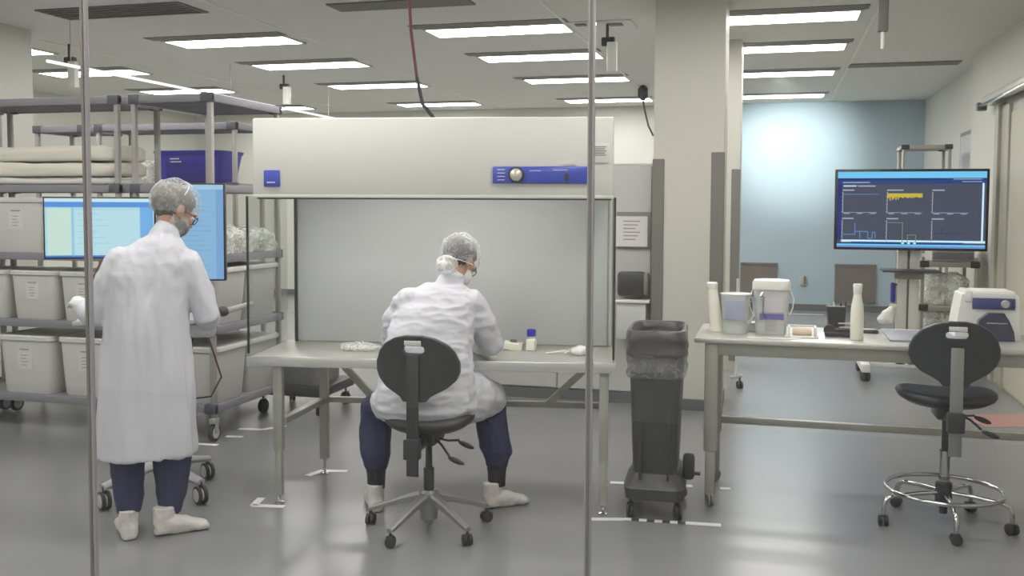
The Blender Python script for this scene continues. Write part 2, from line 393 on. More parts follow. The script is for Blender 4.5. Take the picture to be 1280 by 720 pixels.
# right wall door and operator, dispenser, notice
t = struct('door_1', MB().box(2.03, 2.07, 8.3, 10.15, 0, 2.6), M['doorp'])
struct('door_panel', MB().box(2.02, 2.035, 8.4, 9.62, 0.02, 2.5, 0.004), M['doorleaf'], t)
struct('jamb', MB().box(2.0, 2.06, 10.05, 10.2, 0, 2.62, 0.005), M['doorp'], t)
struct('jamb', MB().box(2.0, 2.06, 9.62, 9.72, 0, 2.58, 0.005), M['doorp'], t)
t = thing('door_operator', 'silver sliding door operator rail high on the right wall', 'door operator', (1.93, 8.2, 2.62))
obj('housing', MB().box(0.0, 0.13, 0, 2.3, 0.02, 0.11, 0.02), M['steelmat'], t)
obj('rail', MB().box(-0.03, 0.03, 0.05, 2.36, 0, 0.03, 0.006), M['chrome'], t)
obj('end_cap', MB().box(-0.035, 0.06, 2.3, 2.38, -0.02, 0.06, 0.01), M['guard'], t)
t = thing('wall_dispenser', 'small round white dispenser on the right wall beside the large screen', 'dispenser', (2.05, 10.9, 1.27))
obj('body', MB().lathe([(0.04, -0.05), (0.085, -0.04), (0.1, 0)], (0, 0, 0.1), 20, 'x'), M['white'], t)
obj('spout', MB().box(-0.07, -0.02, -0.03, 0.03, -0.05, 0.03, 0.01), M['label'], t)
t = thing('wall_notice', 'grey framed board on the far right wall above the large screen', 'notice', (2.19, 12.1, 1.7))
obj('frame', MB().box(-0.02, 0, 0, 0.9, 0, 0.85), M['guard'], t); obj('board', MB().box(-0.025, -0.02, 0.05, 0.85, 0.05, 0.8), M['panel'], t)

# ------------------------------------------------------------------ glass partition (foreground)
for i, (x0, x1) in enumerate(((-5.78, -4.56), (-4.54, -3.32), (-3.30, -2.08), (-2.06, -0.49), (-0.47, 1.10), (1.12, 2.05))):
    struct('window_%d' % (i + 1), MB().box(x0, x1, 2.595, 2.605, 0.05, H - 0.05), M['glass'])
for i, x in enumerate((-4.55, -3.31, -2.07, -0.48, 1.11)):
    g_ = struct('trim_%d' % (i + 7), MB().box(x - 0.0085, x + 0.0085, 2.59, 2.61, 0.05, H - 0.05, 0.002), M['mull'], label='slim metal joint between glass panes')
    struct('gasket', MB().box(x - 0.004, x + 0.004, 2.584, 2.59, 0.05, H - 0.05), M['guard'], g_)
struct('trim_12', MB().box(-10.5, 2.06, 2.57, 2.63, 0, 0.05, 0.006), M['mull'], label='bottom channel of the glass partition')

# ------------------------------------------------------------------ ceiling lamps
proto = None
rowsY = (8.72, 10.42, 12.45, 15.0)
colsX = ((-9.0, 'far left'), (-6.0, 'left'), (-3.2, 'middle'), (-0.66, 'right'))
nth = ('nearest', 'second', 'third', 'farthest')
def lamp():
    t = thing('ceiling_lamp', '', 'ceiling lamp', group='recessed ceiling lamps')
    obj('diffuser', MB().box(0, 1.32, 0.02, 0.43, -0.012, -0.004), M['lampE'], t)
    f = MB()
    f.box(-0.03, 1.35, -0.01, 0.02, -0.014, -0.001).box(-0.03, 1.35, 0.43, 0.46, -0.014, -0.001).box(-0.03, 0, -0.01, 0.46, -0.014, -0.001).box(1.32, 1.35, -0.01, 0.46, -0.014, -0.001)
    obj('frame', f, M['lampframe'], t)
    obj('lip_shade_strip', MB().box(-0.1, 1.38, -0.2, -0.012, -0.006, -0.001), M['lipshade_post'], t)  # flat dark strip painted for the shadow of the recessed lip
    return t
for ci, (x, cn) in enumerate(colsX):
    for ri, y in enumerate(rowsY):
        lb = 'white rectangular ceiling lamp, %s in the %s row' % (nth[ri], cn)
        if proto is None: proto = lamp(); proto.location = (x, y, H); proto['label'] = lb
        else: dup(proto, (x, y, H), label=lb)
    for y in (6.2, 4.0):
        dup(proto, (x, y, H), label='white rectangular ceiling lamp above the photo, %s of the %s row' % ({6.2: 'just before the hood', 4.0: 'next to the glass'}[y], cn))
# unseen corridor lamps, added to light the glass joints and coats from the front
for x, nm in ((-6.0, 'leftmost'), (-3.2, 'second from the left'), (-0.66, 'rightmost')):
    for y, n2 in ((1.6, 'along the glass'), (-0.8, 'along the corridor wall')): dup(proto, (x, y, H), label='added unseen white corridor lamp, %s of those %s' % (nm, n2))
t = thing('linear_lamp', 'thin white linear lamp hung high over the left racks', 'lamp', (-6.2, 7.3, 2.9))
obj('tube', MB().box(-0.012, 0.012, 0, 5.9, -0.012, 0.012), M['stripE'], t)
for y in (0.3, 3, 5.6): obj('hanger', MB().tube([(0, y, 0.012), (0, y, 0.4)], 0.004, 6), M['steelmat'], t)

# vents, sensors
t = thing('ceiling_vent', 'grey square air vent in the ceiling at the upper left', 'vent', (-6.13, 7.08, H))
obj('plate', MB().box(0, 1.4, 0, 0.44, -0.012, -0.001), M['vent'], t)
sm_ = MB()
for k in range(5): sm_.box(0.04, 1.36, 0.04 + k * 0.08, 0.06 + k * 0.08, -0.02, -0.012)
obj('slats', sm_, M['vent'], t)
t = thing('ceiling_vent', 'dark air vent in the ceiling between the left and middle lamp rows', 'vent', (-3.6, 7.45, H))
obj('plate', MB().box(0, 1.2, 0, 0.3, -0.012, -0.001), M['vent'], t)
t = thing('access_panel', 'pale square ceiling access panel with two dark marks', 'panel', (-1.84, 8.70, H))
obj('plate', MB().box(0, 0.58, 0, 0.46, -0.012, -0.001), M['lampframe'], t)
obj('latch', MB().box(0.06, 0.16, 0.05, 0.15, -0.018, -0.012), M['vent'], t); obj('latch', MB().box(0.36, 0.48, 0.1, 0.22, -0.018, -0.012), M['vent'], t)
def sensor(x, y, z1, lb, s=1.0):
    t = thing('hanging_sensor', lb, 'sensor', (x, y, H), group='sensors hung from the ceiling')
    d = H - z1
    obj('rod', MB().tube([(0, 0, 0), (0, 0, -d * 0.45)], 0.014 * s, 8), M['dark'], t)
    obj('bracket', MB().box(-0.05 * s, 0.07 * s, -0.03, 0.03, -d * 0.48, -d * 0.3, 0.01), M['dark'], t)
    obj('housing', MB().box(0.0, 0.09 * s, -0.035, 0.035, -d, -d * 0.4, 0.01), M['white'], t)
    return t
sensor(-1.49, 8.82, 2.86, 'white and black sensor hung below the access panel, right of the second glass joint')
sensor(-6.10, 11.4, 2.93, 'small black and white sensor hung from the ceiling above the left of the hood')
sensor(-7.10, 8.68, 2.85, 'black and white sensor hung from the ceiling left of the first glass joint')
t = thing('hanging_sensor', 'grey conduit stub hung from the ceiling above the large screen', 'sensor', (0.72, 7.5, H), group='sensors hung from the ceiling')
obj('rod', MB().box(-0.035, 0.035, -0.03, 0.03, -0.4, 0, 0.01), M['vent'], t); obj('housing', MB().tube([(0, 0, -0.4), (0, 0, -0.52)], 0.012, 8), M['white'], t)
t = thing('drop_cable', 'thin black cable hanging from the ceiling beside the wide column', 'cable', (-1.78, 13.5, H))
obj('plug', MB().lathe([(0.03, 0), (0.07, -0.04), (0.07, -0.14), (0.03, -0.2)], (0, 0, 0), 12), M['cable'], t)
obj('cord', MB().tube([(0, 0, -0.18), (0.03, 0, -0.35), (0.08, 0, -0.55), (0.15, 0, -0.69)], 0.012, 6), M['cable'], t)

# ------------------------------------------------------------------ floor tapes
def strip(mb, a, b, wd):
    a = Vector((a[0], a[1])); b = Vector((b[0], b[1])); d = (b - a).normalized(); n = Vector((-d.y, d.x)) * wd / 2
    q = [a - n, b - n, b + n, a + n]
    lo = mb.ring([(p.x, p.y, 0.0005) for p in q]); hi = mb.ring([(p.x, p.y, 0.002) for p in q]); mb.skin([lo, hi])
def tape(lb, segs, mt='tape'):
    mb = MB()
    for a, b in segs: strip(mb, a, b, 0.045)
    return tag(obj('floor_tape', mb, M[mt], smooth=False), lb, 'tape', 'white tape marks on the floor')
tape('white L-shaped tape under the front left leg of the hood bench', [((-2.74, 4.72), (-2.56, 4.75)), ((-2.73, 4.72), (-2.76, 4.86))])
tape('white L-shaped tape under the rear left leg of the hood bench', [((-2.72, 5.34), (-2.68, 5.48)), ((-2.68, 5.47), (-2.53, 5.50))])
tape('white tape strip at the front right leg of the hood bench', [((-0.93, 4.99), (-0.74, 5.04))])
tape('short white tape mark at the rear right leg of the hood bench', [((-0.92, 5.70), (-0.80, 5.72))])
tape('white tape strip at the front left leg of the high table', [((-0.42, 5.07), (-0.24, 5.085))])
tape('short white tape mark left of the rear leg of the high table', [((-0.54, 5.75), (-0.44, 5.76))])
tape('short white tape mark right of the rear leg of the high table', [((-0.28, 5.76), (-0.22, 5.765))])
tape('white tape strip near the caster at the front of the long rack', [((-3.95, 5.84), (-3.66, 5.86))])
tape('crumpled white tape strip between rack and hood bench', [((-3.78, 6.33), (-3.6, 6.36)), ((-3.6, 6.36), (-3.5, 6.52))])
tape('white tape dash on the floor before the blue wall, by the white tub', [((-0.1, 15.6), (0.75, 15.6))])
tape('white tape dash on the floor before the blue wall, by the white bottle', [((0.9, 14.6), (1.25, 14.6))])
tape('small white tape dash between the long rack and the crumpled tape', [((-3.74, 6.10), (-3.62, 6.12))])
t = thing('hazard_tape', 'black and white striped floor tape before the grey waste bin', 'tape', (0, 0, 0))
for k in range(8):
    a = (-0.74 + k * 0.04, 5.045 + k * 0.003); m_ = MB(); strip(m_, a, (a[0] + 0.04, a[1] + 0.003), 0.04)
    obj('stripe', m_, M['blacktape' if k % 2 else 'tape'], t, smooth=False)
mb = MB(); strip(mb, (1.5, 8.15), (2.0, 8.3), 0.45)
tag(obj('floor_marking', mb, M['redtape'], smooth=False), 'faded red floor marking behind the right lab stool', 'floor marking')

# ------------------------------------------------------------------ laminar flow hood on its bench (local frame: front-left corner)
BL = (-2.765, 4.725, 0); BR = math.radians(9.6); BW = 2.0; BD = 0.70; BZ = 0.82
t = thing('work_bench', 'stainless steel work bench under the flow hood', 'bench', BL, BR)
top = MB().box(0, BW, 0, BD, BZ - 0.03, BZ, 0.006)
obj('worktop', top, M['steel'], t)
obj('front_lip', MB().box(0.0, BW, -0.012, 0.004, BZ - 0.05, BZ + 0.004, 0.005), mat('polished_lip_highlight', (222, 222, 220), 0.26, metal=0.7, var=0.01), t)  # bright highlight along the lip is put into its lighter colour
for i, (x, y) in enumerate(((0.16, 0.05), (BW - 0.06, 0.05), (0.24, BD - 0.05), (BW - 0.06, BD - 0.05))):
    lg = obj('leg', MB().box(x - 0.025, x + 0.025, y - 0.025, y + 0.025, 0.30 if i < 2 else 0.10, BZ - 0.05, 0.004), M['steelmat'], t)
    if i < 2: obj('lower_leg', MB().box(x - 0.019, x + 0.019, y - 0.019, y + 0.019, 0.05, 0.31, 0.003), M['steelmat'], lg)
    obj('foot', MB().tube([(x, y, 0.10), (x, y, 0.01)], 0.009, 8).lathe([(0.028, 0), (0.028, 0.008), (0.012, 0.014)], (x, y, 0.001), 14), M['chrome'], lg)
obj('side_rail', MB().box(0.175, 0.225, 0.07, BD - 0.07, 0.44, 0.475, 0.003, rot=(0, 0, -0.1)), M['steelmat'], t)
obj('side_rail', MB().box(BW - 0.08, BW - 0.045, 0.07, BD - 0.07, 0.44, 0.475, 0.003), M['steelmat'], t)
obj('rear_rail', MB().box(0.26, BW - 0.08, BD - 0.06, BD - 0.025, 0.445, 0.48, 0.003), M['steelmat'], t)
def beam(mb, a, b, w_, h_):
    a = Vector(a); b = Vector(b); d = b - a; l = d.length; d.normalize()
    n = Vector((0, 1, 0)); s_ = d.cross(n).normalized()
    P = lambda p: [p + n * w_ / 2 + s_ * h_ / 2, p - n * w_ / 2 + s_ * h_ / 2, p - n * w_ / 2 - s_ * h_ / 2, p + n * w_ / 2 - s_ * h_ / 2]
    mb.skin([mb.ring(P(a)), mb.ring(P(b))]); return mb
obj('brace', beam(MB(), (0.27, BD - 0.045, BZ - 0.05), (0.56, BD - 0.045, 0.46), 0.03, 0.04), M['steelmat'], t)
obj('brace', beam(MB(), (BW - 0.08, BD - 0.045, BZ - 0.05), (BW - 0.40, BD - 0.045, 0.46), 0.03, 0.04), M['steelmat'], t)
obj('apron', MB().box(0.26, BW - 0.08, BD - 0.06, BD - 0.03, BZ - 0.08, BZ - 0.03, 0.003), M['steelmat'], t)

HZ0, HZ1 = 1.695, 2.115
t = thing('laminar_flow_hood', 'large pale laminar flow hood with blue control strip, standing on the steel bench', 'flow hood', BL, BR)
t.location.z = 0
def hx(x, y, z): return (x, y, z)
bd = MB().box(0.035, BW - 0.02, 0.02, BD, HZ0, HZ1, 0.012)
obj('cabinet', bd, M['hood'], t)
obj('lower_seam', MB().box(0.06, BW - 0.03, 0.019, 0.03, HZ0 - 0.016, HZ0 - 0.008, 0.002), M['blacktrim'], t)
obj('rear_plenum', MB().box(0.06, BW - 0.03, BD - 0.03, BD + 0.12, BZ + 0.002, HZ0 + 0.1, 0.006), M['hood'], t)
obj('filter_face', MB().box(0.075, BW - 0.035, BD - 0.05, BD - 0.03, BZ + 0.002, HZ0, 0.002), M['filt'], t)
for sx, nm in ((0.012, 'left'), (BW - 0.012, 'right')):
    g = obj('side_pane', MB().box(sx - 0.004, sx + 0.004, 0.0, BD - 0.05, BZ + 0.001, HZ0 - 0.002), M['hoodglass'], t, label='clear glass %s side of the hood' % nm)
    obj('edge_trim', MB().box(sx - 0.006, sx + 0.006, -0.006, 0.002, BZ + 0.02, HZ0 - 0.002), M['blacktrim'], g)
obj('edge_post', MB().box(0.065, 0.08, BD - 0.07, BD - 0.05, BZ + 0.001, HZ0), M['blacktrim'], t)
obj('corner_post', MB().box(BW - 0.05, BW - 0.02, BD - 0.05, BD - 0.01, BZ + 0.001, HZ0, 0.003), M['hood'], t)
obj('corner_post', MB().box(BW - 0.018, BW - 0.01, BD - 0.06, BD - 0.045, BZ + 0.001, HZ0), M['lipshade_post'], t)
obj('added_glow_tube', MB().tube([(0.2, 0.06, HZ0 - 0.008), (BW - 0.16, 0.06, HZ0 - 0.008)], 0.008, 10), M['addedglow'], t)  # unseen glowing tube, added to brighten the hood interior
obj('added_valance', MB().box(0.035, BW - 0.02, 0.02, 0.035, HZ0 - 0.008, HZ0 + 0.01, 0.002), M['hood'], t)  # small lip added to hide the added tube
b_ = obj('badge', MB().box(0.10, 0.19, 0.008, 0.021, 1.745, 1.835, 0.006), M['bluepanel'], t, label='small square blue badge')
obj('badge_text', MB().box(0.12, 0.165, 0.006, 0.008, 1.765, 1.772), M['lilac'], b_)
cp = obj('control_strip', MB().box(1.345, 1.855, 0.004, 0.021, 1.765, 1.855, 0.006), M['bluepanel'], t, label='blue control strip with a silver dial')
obj('dial', MB().lathe([(0.036, 0), (0.036, -0.006), (0.03, -0.02), (0.026, -0.022)], (1.47, 0.004, 1.81), 24, 'y'), M['dial'], cp)
obj('dial_ring', MB().lathe([(0.044, 0.001), (0.044, -0.004), (0.037, -0.004), (0.037, 0.001)], (1.47, 0.004, 1.81), 24, 'y'), M['blacktrim'], cp)
obj('rocker_switch', MB().box(1.725, 1.745, -0.006, 0.004, 1.78, 1.82, 0.003), M['blacktrim'], cp)
st = MB()
for k in range(4): st.box(1.37, 1.41, 0.002, 0.004, 1.782 + k * 0.018, 1.786 + k * 0.018)
st.box(1.54, 1.60, 0.002, 0.004, 1.83, 1.834).box(1.66, 1.74, 0.002, 0.004, 1.835, 1.838)
obj('strip_text', st, M['lilac'], cp)['kind'] = 'stuff'
s_ = obj('paper_label', MB().box(1.85, 1.955, 0.012, 0.0205, 1.875, 1.975, 0.002), M['paper'], t, label='white printed paper label')
st = MB()
for k in range(5): st.box(1.875, 1.94 - 0.008 * (k % 2), 0.010, 0.012, 1.955 - k * 0.011, 1.960 - k * 0.011)
st.box(1.868, 1.878, 0.010, 0.012, 1.888, 1.898)
obj('print', st, M['ink'], s_)
obj('paper_label', MB().box(1.72, 1.78, 0.013, 0.0205, 1.865, 1.88), M['paper'], t)
t = thing('supply_hose', 'dark red hose hanging from the ceiling onto the hood', 'hose', (0, 0, 0))
hp = [(-1.94, 5.02, 3.3), (-1.945, 5.03, 2.95), (-1.93, 5.04, 2.6), (-1.90, 5.05, 2.35), (-1.87, 5.06, 2.2), (-1.80, 5.07, 2.115)]
obj('hose', MB().tube(hp, 0.009, 8), M['red'], t); obj('lower_cord', MB().tube(hp[3:], 0.0105, 8), M['cable'], t)

# things on the bench
BRm = Matrix.Rotation(BR, 4, 'Z')
def onb(x, y, z=BZ): v = BRm @ Vector((x, y, 0)); return (BL[0] + v.x, BL[1] + v.y, z)
t = thing('reagent_bottle', 'small white bottle with a blue cap on the hood bench', 'bottle', (-1.335, 5.40, BZ))
obj('body', MB().box(-0.028, 0.028, -0.028, 0.028, 0, 0.068, 0.012).lathe([(0.018, 0.06), (0.018, 0.082)], (0, 0, 0), 16), M['cream'], t)
obj('cap', MB().lathe([(0.024, 0), (0.026, 0.004), (0.026, 0.036), (0.022, 0.04)], (0, 0, 0.082), 20), M['bluecap'], t)
t = thing('tissue_box', 'small cream box lying left of the blue-capped bottle', 'box', (-1.44, 5.40, BZ), 0.2)
obj('body', MB().box(-0.055, 0.05, -0.04, 0.04, 0, 0.045, 0.004, rot=(0, 0.12, 0)), M['cream'], t)
obj('insert', MB().box(-0.02, 0.02, -0.02, 0.01, 0.045, 0.06, 0.003), M['guard'], t)
def crumple(lb, x, y, sx, sy, sz, z=BZ, name='plastic_bag', seed=0.0, mt='wrap', cat='bag'):
    def d(co, n):
        v = noise.noise(Vector((co.x * 14 + seed, co.y * 14, co.z * 14))) + 0.5 * abs(noise.noise(Vector((co.x * 30, co.y * 30 + seed, co.z * 30))))
        c_ = co + n * v * 0.012; c_.z = max(0.001, c_.z); return c_
    mb = MB().ball((0, 0, sz * 0.45), (sx, sy, sz * 0.55), 20)
    o = obj(name, bake(name, mb, M[mt], 0.006, 1, d), None)
    return tag(o, lb, cat, loc=(x, y, z), rz=BR)
crumple('crumpled clear plastic bag on the left of the hood bench', *onb(0.56, 0.3)[:2], 0.12, 0.07, 0.05)
crumple('small crumpled clear wrapper beside the seated worker on the bench', *onb(0.72, 0.45)[:2], 0.07, 0.05, 0.05, seed=3)
crumple('white crumpled glove by the right end of the hood bench', *onb(1.80, 0.28)[:2], 0.05, 0.04, 0.05, name='spare_glove', seed=5, mt='glove', cat='glove')
t = thing('tweezers', 'metal tweezers lying open on the right part of the bench', 'tweezers', (-1.13, 5.33, BZ))
obj('arm', MB().tube([(-0.09, -0.06, 0.006), (0.0, 0.0, 0.016), (0.06, 0.03, 0.01)], [0.004, 0.006, 0.004], 8), M['white'], t)
obj('arm', MB().tube([(0.01, -0.03, 0.006), (0.03, 0.02, 0.02), (0.07, 0.09, 0.014)], [0.004, 0.006, 0.004], 8), M['white'], t)

# ------------------------------------------------------------------ stools
def backrest_mesh(mt):
    half = [(0.14, 0), (0.17, 0.06), (0.25, 0.12), (0.36, 0.19), (0.455, 0.30), (0.497, 0.43), (0.49, 0.58), (0.45, 0.72), (0.37, 0.85), (0.24, 0.95), (0.1, 0.995)]
    poly = [(u, v) for u, v in half] + [(-u, v) for u, v in half[::-1]]
    W_, H_ = 0.43, 0.325
    bm = bmesh.new()
    def loop(pp): 
        vs = [bm.verts.new((u * W_, 0, v * H_)) for u, v in pp]; return [bm.edges.new((vs[i], vs[(i + 1) % len(vs)])) for i in range(len(vs))]
    e = loop(poly)
    sl = [(-0.125, 0.76), (-0.10, 0.73), (0.10, 0.73), (0.125, 0.76), (0.125, 0.81), (0.1, 0.84), (-0.1, 0.84), (-0.125, 0.81)]
    e += loop(sl)
    bmesh.ops.triangle_fill(bm, edges=e, use_beauty=True)
    ex = bmesh.ops.extrude_face_region(bm, geom=list(bm.faces))
    for v in [g for g in ex['geom'] if isinstance(g, bmesh.types.BMVert)]: v.co.y += 0.035
    mb = MB(); mb.bm.free(); mb.bm = bm
    def d(co, n): co = co.copy(); co.y += (co.x / W_) ** 2 * 0.28 * 0.9 - (co.z / H_ - 0.5) ** 2 * 0.02; return co
    return bake('backrest', mb, mt, 0.007, 3, d)
def seat_mesh(mt, w_, d_):
    mb = MB(); mb.rings([(0, 0, z, w_ * k, d_ * k) for z, k in ((-0.035, 0.62), (-0.028, 0.8), (-0.01, 0.96), (0.01, 1.0), (0.028, 0.97), (0.038, 0.88), (0.040, 0.6))], 36, 2.6)
    def d(co, n): c_ = co.copy(); c_.z += 0.10 * (abs(co.x) / w_) ** 2.2 * (0.22) - (0.018 if co.y > d_ * 0.7 else 0); return c_
    return bake('seat', mb, mt, 0.008, 2, d)
def caster(parent, x, y, top, r, th, mt, rot, white=False):
    c_ = obj('caster', MB().tube([(x, y, top), (x, y, 2 * r)], 0.008, 8).box(x - 0.018, x + 0.018, y - r * 0.6, y + r * 0.6, r * 1.7, r * 2.15, 0.006), M['dark'] if not white else M['steelmat'], parent)
    w_ = MB()
    for s in (-1, 1): w_.lathe([(r * 0.7, -th * 0.35), (r, -th * 0.28), (r, th * 0.28), (r * 0.7, th * 0.35)], (s * th * 0.45, 0, 0), 18, 'x')
    w_.xf((x, y, r + 0.001), (0, 0, rot)); obj('wheel', w_, mt, c_)
    return c_
def stool(lb, loc, rz, seat_z, kind, bar, back_z, mt):
    t = thing('lab_stool', lb, 'stool', loc, rz)
    s = obj('seat', seat_mesh(mt, 0.225 if kind == 'star' else 0.245, 0.2), None, t); s.location = (0, 0.02, seat_z - 0.04)
    b = obj('backrest', backrest_mesh(mt), None, t); b.location = (0, -0.235, back_z); b.rotation_euler = (0.04, 0, 0)
    q = obj('label_sticker', MB().box(-0.042, 0.042, -0.012, -0.004, 0.277, 0.300, 0.002), M['paper'], b)
    q.location = (0, 0.0, -0.0); q.rotation_euler = (0, 0, 0)
    bm_ = M['dark'] if kind == 'star' else M['alu']
    brm = MB().box(-0.03, 0.03, -0.262, -0.25, bar[0], bar[1], 0.003)
    obj('back_bar', brm, bm_, t)
    obj('bar_clamp', MB().box(-0.04, 0.04, -0.285, -0.235, seat_z - 0.16, seat_z - 0.06, 0.008).box(-0.028, 0.028, -0.24, -0.03, seat_z - 0.13, seat_z - 0.10, 0.006), M['dark'], t)
    obj('tilt_mechanism', MB().box(-0.06, 0.06, -0.10, 0.09, seat_z - 0.135, seat_z - 0.07, 0.015), M['dark'], t)
    zc = 0.20
    obj('gas_column', MB().tube([(0, 0, zc), (0, 0, seat_z - 0.1)], 0.017, 16), M['dark'], t)
    obj('column_sleeve', MB().tube([(0, 0, zc - 0.02), (0, 0, zc + (0.12 if kind == 'star' else 0.19))], 0.027, 18), M['dark'] if kind == 'star' else M['chrome'], t)
    for a, z2 in ((-0.38, -0.165), (-0.16, -0.13)):
        y2 = -0.13 if a < -0.3 else 0.05
        lv = obj('lever', MB().tube([(0.04, -0.04, seat_z - 0.10), (0.10, y2 * 0.6 - 0.02, seat_z - 0.125), (0.145, y2, seat_z + z2)], 0.006, 8), M['dark'], t)
        obj('paddle', MB().ball((0.185, y2 - 0.01, seat_z + z2 - 0.02), (0.045, 0.012, 0.014), 12, rot=(0, 0.35, 0)), M['black'], lv)
    if kind == 'star':
        obj('hub', MB().lathe([(0.03, 0.05), (0.045, 0.06), (0.05, 0.19), (0.036, 0.205)], (0, 0, 0), 20).tube([(0, 0, 0.06), (0, 0, 0.035)], 0.022, 14), M['alu'], t)
        for k in range(5):
            a = math.radians(182 + 72 * k) - rz; dx, dy = math.cos(a), math.sin(a)
            mb = MB(); P = [(0.035, 0.175, 0.026, 0.036), (0.16, 0.14, 0.022, 0.028), (0.30, 0.09, 0.017, 0.02), (0.325, 0.082, 0.014, 0.016)]
            rr = []
            for r_, z_, hw, hh in P:
                rr.append(mb.ring([Vector((dx * r_ - dy * u * hw, dy * r_ + dx * u * hw, z_ + v * hh * 0.6)) for u, v in ((-1, -1), (1, -1), (1, 0.4), (0.6, 1), (-0.6, 1), (-1, 0.4))]))
            mb.skin(rr); ar = obj('base_arm', mb, M['alu'], t)
            caster(t, dx * 0.315, dy * 0.315, 0.085, 0.027, 0.03, M['rubber'], a + 0.6 * k)
    else:
        obj('hub', MB().lathe([(0.03, 0.1), (0.042, 0.12), (0.042, 0.22), (0.03, 0.23)], (0, 0, 0), 20).tube([(0, 0, 0.1), (0, 0, 0.06)], 0.02, 14), M['dark'], t)
        ring = MB(); n = 48; R_ = 0.285
        ring.tube([(R_ * math.cos(2 * PI * k / n), R_ * math.sin(2 * PI * k / n), 0.185) for k in range(n)], 0.011, 10, closed=True)
        obj('foot_ring', ring, M['chrome'], t)
        for k in range(5):
            a = math.radians(272 + 72 * k) - rz; dx, dy = math.cos(a), math.sin(a)
            pts = [(0.035, 0.17), (0.15, 0.165), (0.27, 0.155), (0.305, 0.14), (0.32, 0.11), (0.322, 0.06)]
            obj('base_arm', MB().tube([(dx * r_, dy * r_, z_) for r_, z_ in pts], 0.0125, 12), M['chrome'], t)
            caster(t, dx * 0.322, dy * 0.322, 0.08, 0.028, 0.032, M['rubber'], a + 0.7 * k)
    return t
stool('black lab stool with grey five-arm base, under the seated worker', (-1.675, 4.62, 0), math.radians(2), 0.585, 'star', (0.34, 0.93), 0.70, M['black'])
stool('dark lab stool with chrome foot ring, standing at the high table', (0.875, 5.42, 0), math.radians(1), 0.70, 'ring', (0.42, 0.96), 0.765, M['black2'])

# ------------------------------------------------------------------ waste bin on dolly
t = WB = thing('waste_bin', 'slim dark grey waste bin with draped liner, between hood bench and high table', 'waste bin', (-0.60, 5.30, 0), math.radians(3))
W2, D2 = 0.125, 0.24
def rr_(z, w_, d_): return (0, 0, z, w_, d_)
obj('body', MB().rings([rr_(0.17, 0.112, 0.20), rr_(0.62, 0.13, 0.23), rr_(0.80, 0.137, 0.24)], 40, 7), M['trash'], t)
obj('side_rib', MB().box(-0.075, -0.066, -0.235, -0.2, 0.2, 0.62, 0.003, rot=(-0.07, 0, 0)), M['trash'], t)
obj('side_rib', MB().box(0.066, 0.075, -0.235, -0.2, 0.2, 0.62, 0.003, rot=(-0.07, 0, 0)), M['trash'], t)
def lin_d(co, n):
    v = noise.noise(Vector((co.x * 9, co.y * 9, co.z * 22))); return co + Vector((n.x, n.y, 0)) * v * 0.010
lb_ = MB().rings([rr_(0.805, 0.158, 0.262), rr_(0.84, 0.150, 0.258), rr_(0.90, 0.155, 0.262), rr_(0.93, 0.150, 0.255), rr_(0.935, 0.135, 0.235), rr_(0.90, 0.118, 0.215), rr_(0.78, 0.110, 0.20), rr_(0.76, 0.10, 0.19)], 44, 6)
lo = obj('liner_cuff', bake('liner_cuff', lb_, M['bagdark'], 0.008, 2, lin_d), None, t)
sk = MB().rings([(0, 0, z, 0.150 + 0.006 * math.sin(z * 90), 0.256 + 0.006 * math.sin(z * 70)) for z in (0.70, 0.72, 0.74, 0.76, 0.78, 0.80, 0.815)], 44, 6, cap=False)
obj('liner_skirt', sk, M['bagclear'], t)
dl = obj('dolly', MB().rings([(0, 0, 0.10, 0.155, 0.25), (0, 0, 0.155, 0.160, 0.255), (0, 0, 0.165, 0.15, 0.245), (0, 0, 0.225, 0.122, 0.21)], 40, 6), M['trash'], t)
for i, (x, y) in enumerate(((-0.12, -0.2), (0.12, -0.2), (-0.12, 0.2), (0.12, 0.2))):
    caster(t, x, y, 0.10, 0.035, 0.022, M['rubber'], 0.3 * i)
obj('pedal', MB().box(0.14, 0.20, -0.09, -0.02, 0.17, 0.30, 0.02).tube([(0.19, -0.05, 0.2), (0.23, -0.05, 0.2)], 0.01, 8), M['dark'], t)

WB.scale = (1.03, 1, 1.075)
# ------------------------------------------------------------------ high table right
TZ = 0.94
t = thing('high_table', 'long stainless steel table with pipe legs, at the right', 'table', (-0.41, 5.34, 0))
obj('tabletop', MB().box(0, 2.44, 0, 0.66, TZ - 0.03, TZ, 0.008), M['steel'], t)
obj('front_apron', MB().box(0.1, 2.36, 0.05, 0.08, TZ - 0.10, TZ - 0.03, 0.003), M['steelmat'], t)
obj('side_apron', MB().box(0.06, 0.09, 0.08, 0.6, TZ - 0.10, TZ - 0.03, 0.003), M['steelmat'], t)
for i, (x, y) in enumerate(((0.09, 0.07), (2.3, 0.07), (0.09, 0.58), (2.3, 0.58))):
    lg = obj('leg', MB().box(x - 0.035, x + 0.035, y - 0.035, y + 0.035, 0.31, TZ - 0.03, 0.006), M['steelmat'], t)
    obj('lower_leg', MB().box(x - 0.026, x + 0.026, y - 0.026, y + 0.026, 0.075, 0.32, 0.004), M['steelmat'], lg)
    c_ = caster(t, x, y, 0.09, 0.035, 0.02, M['greyrub'], 0.4 + i, True)
    c_.name = 'leg_caster'
obj('rear_rail', MB().box(0.12, 2.28, 0.545, 0.58, 0.36, 0.40, 0.003), M['steelmat'], t)
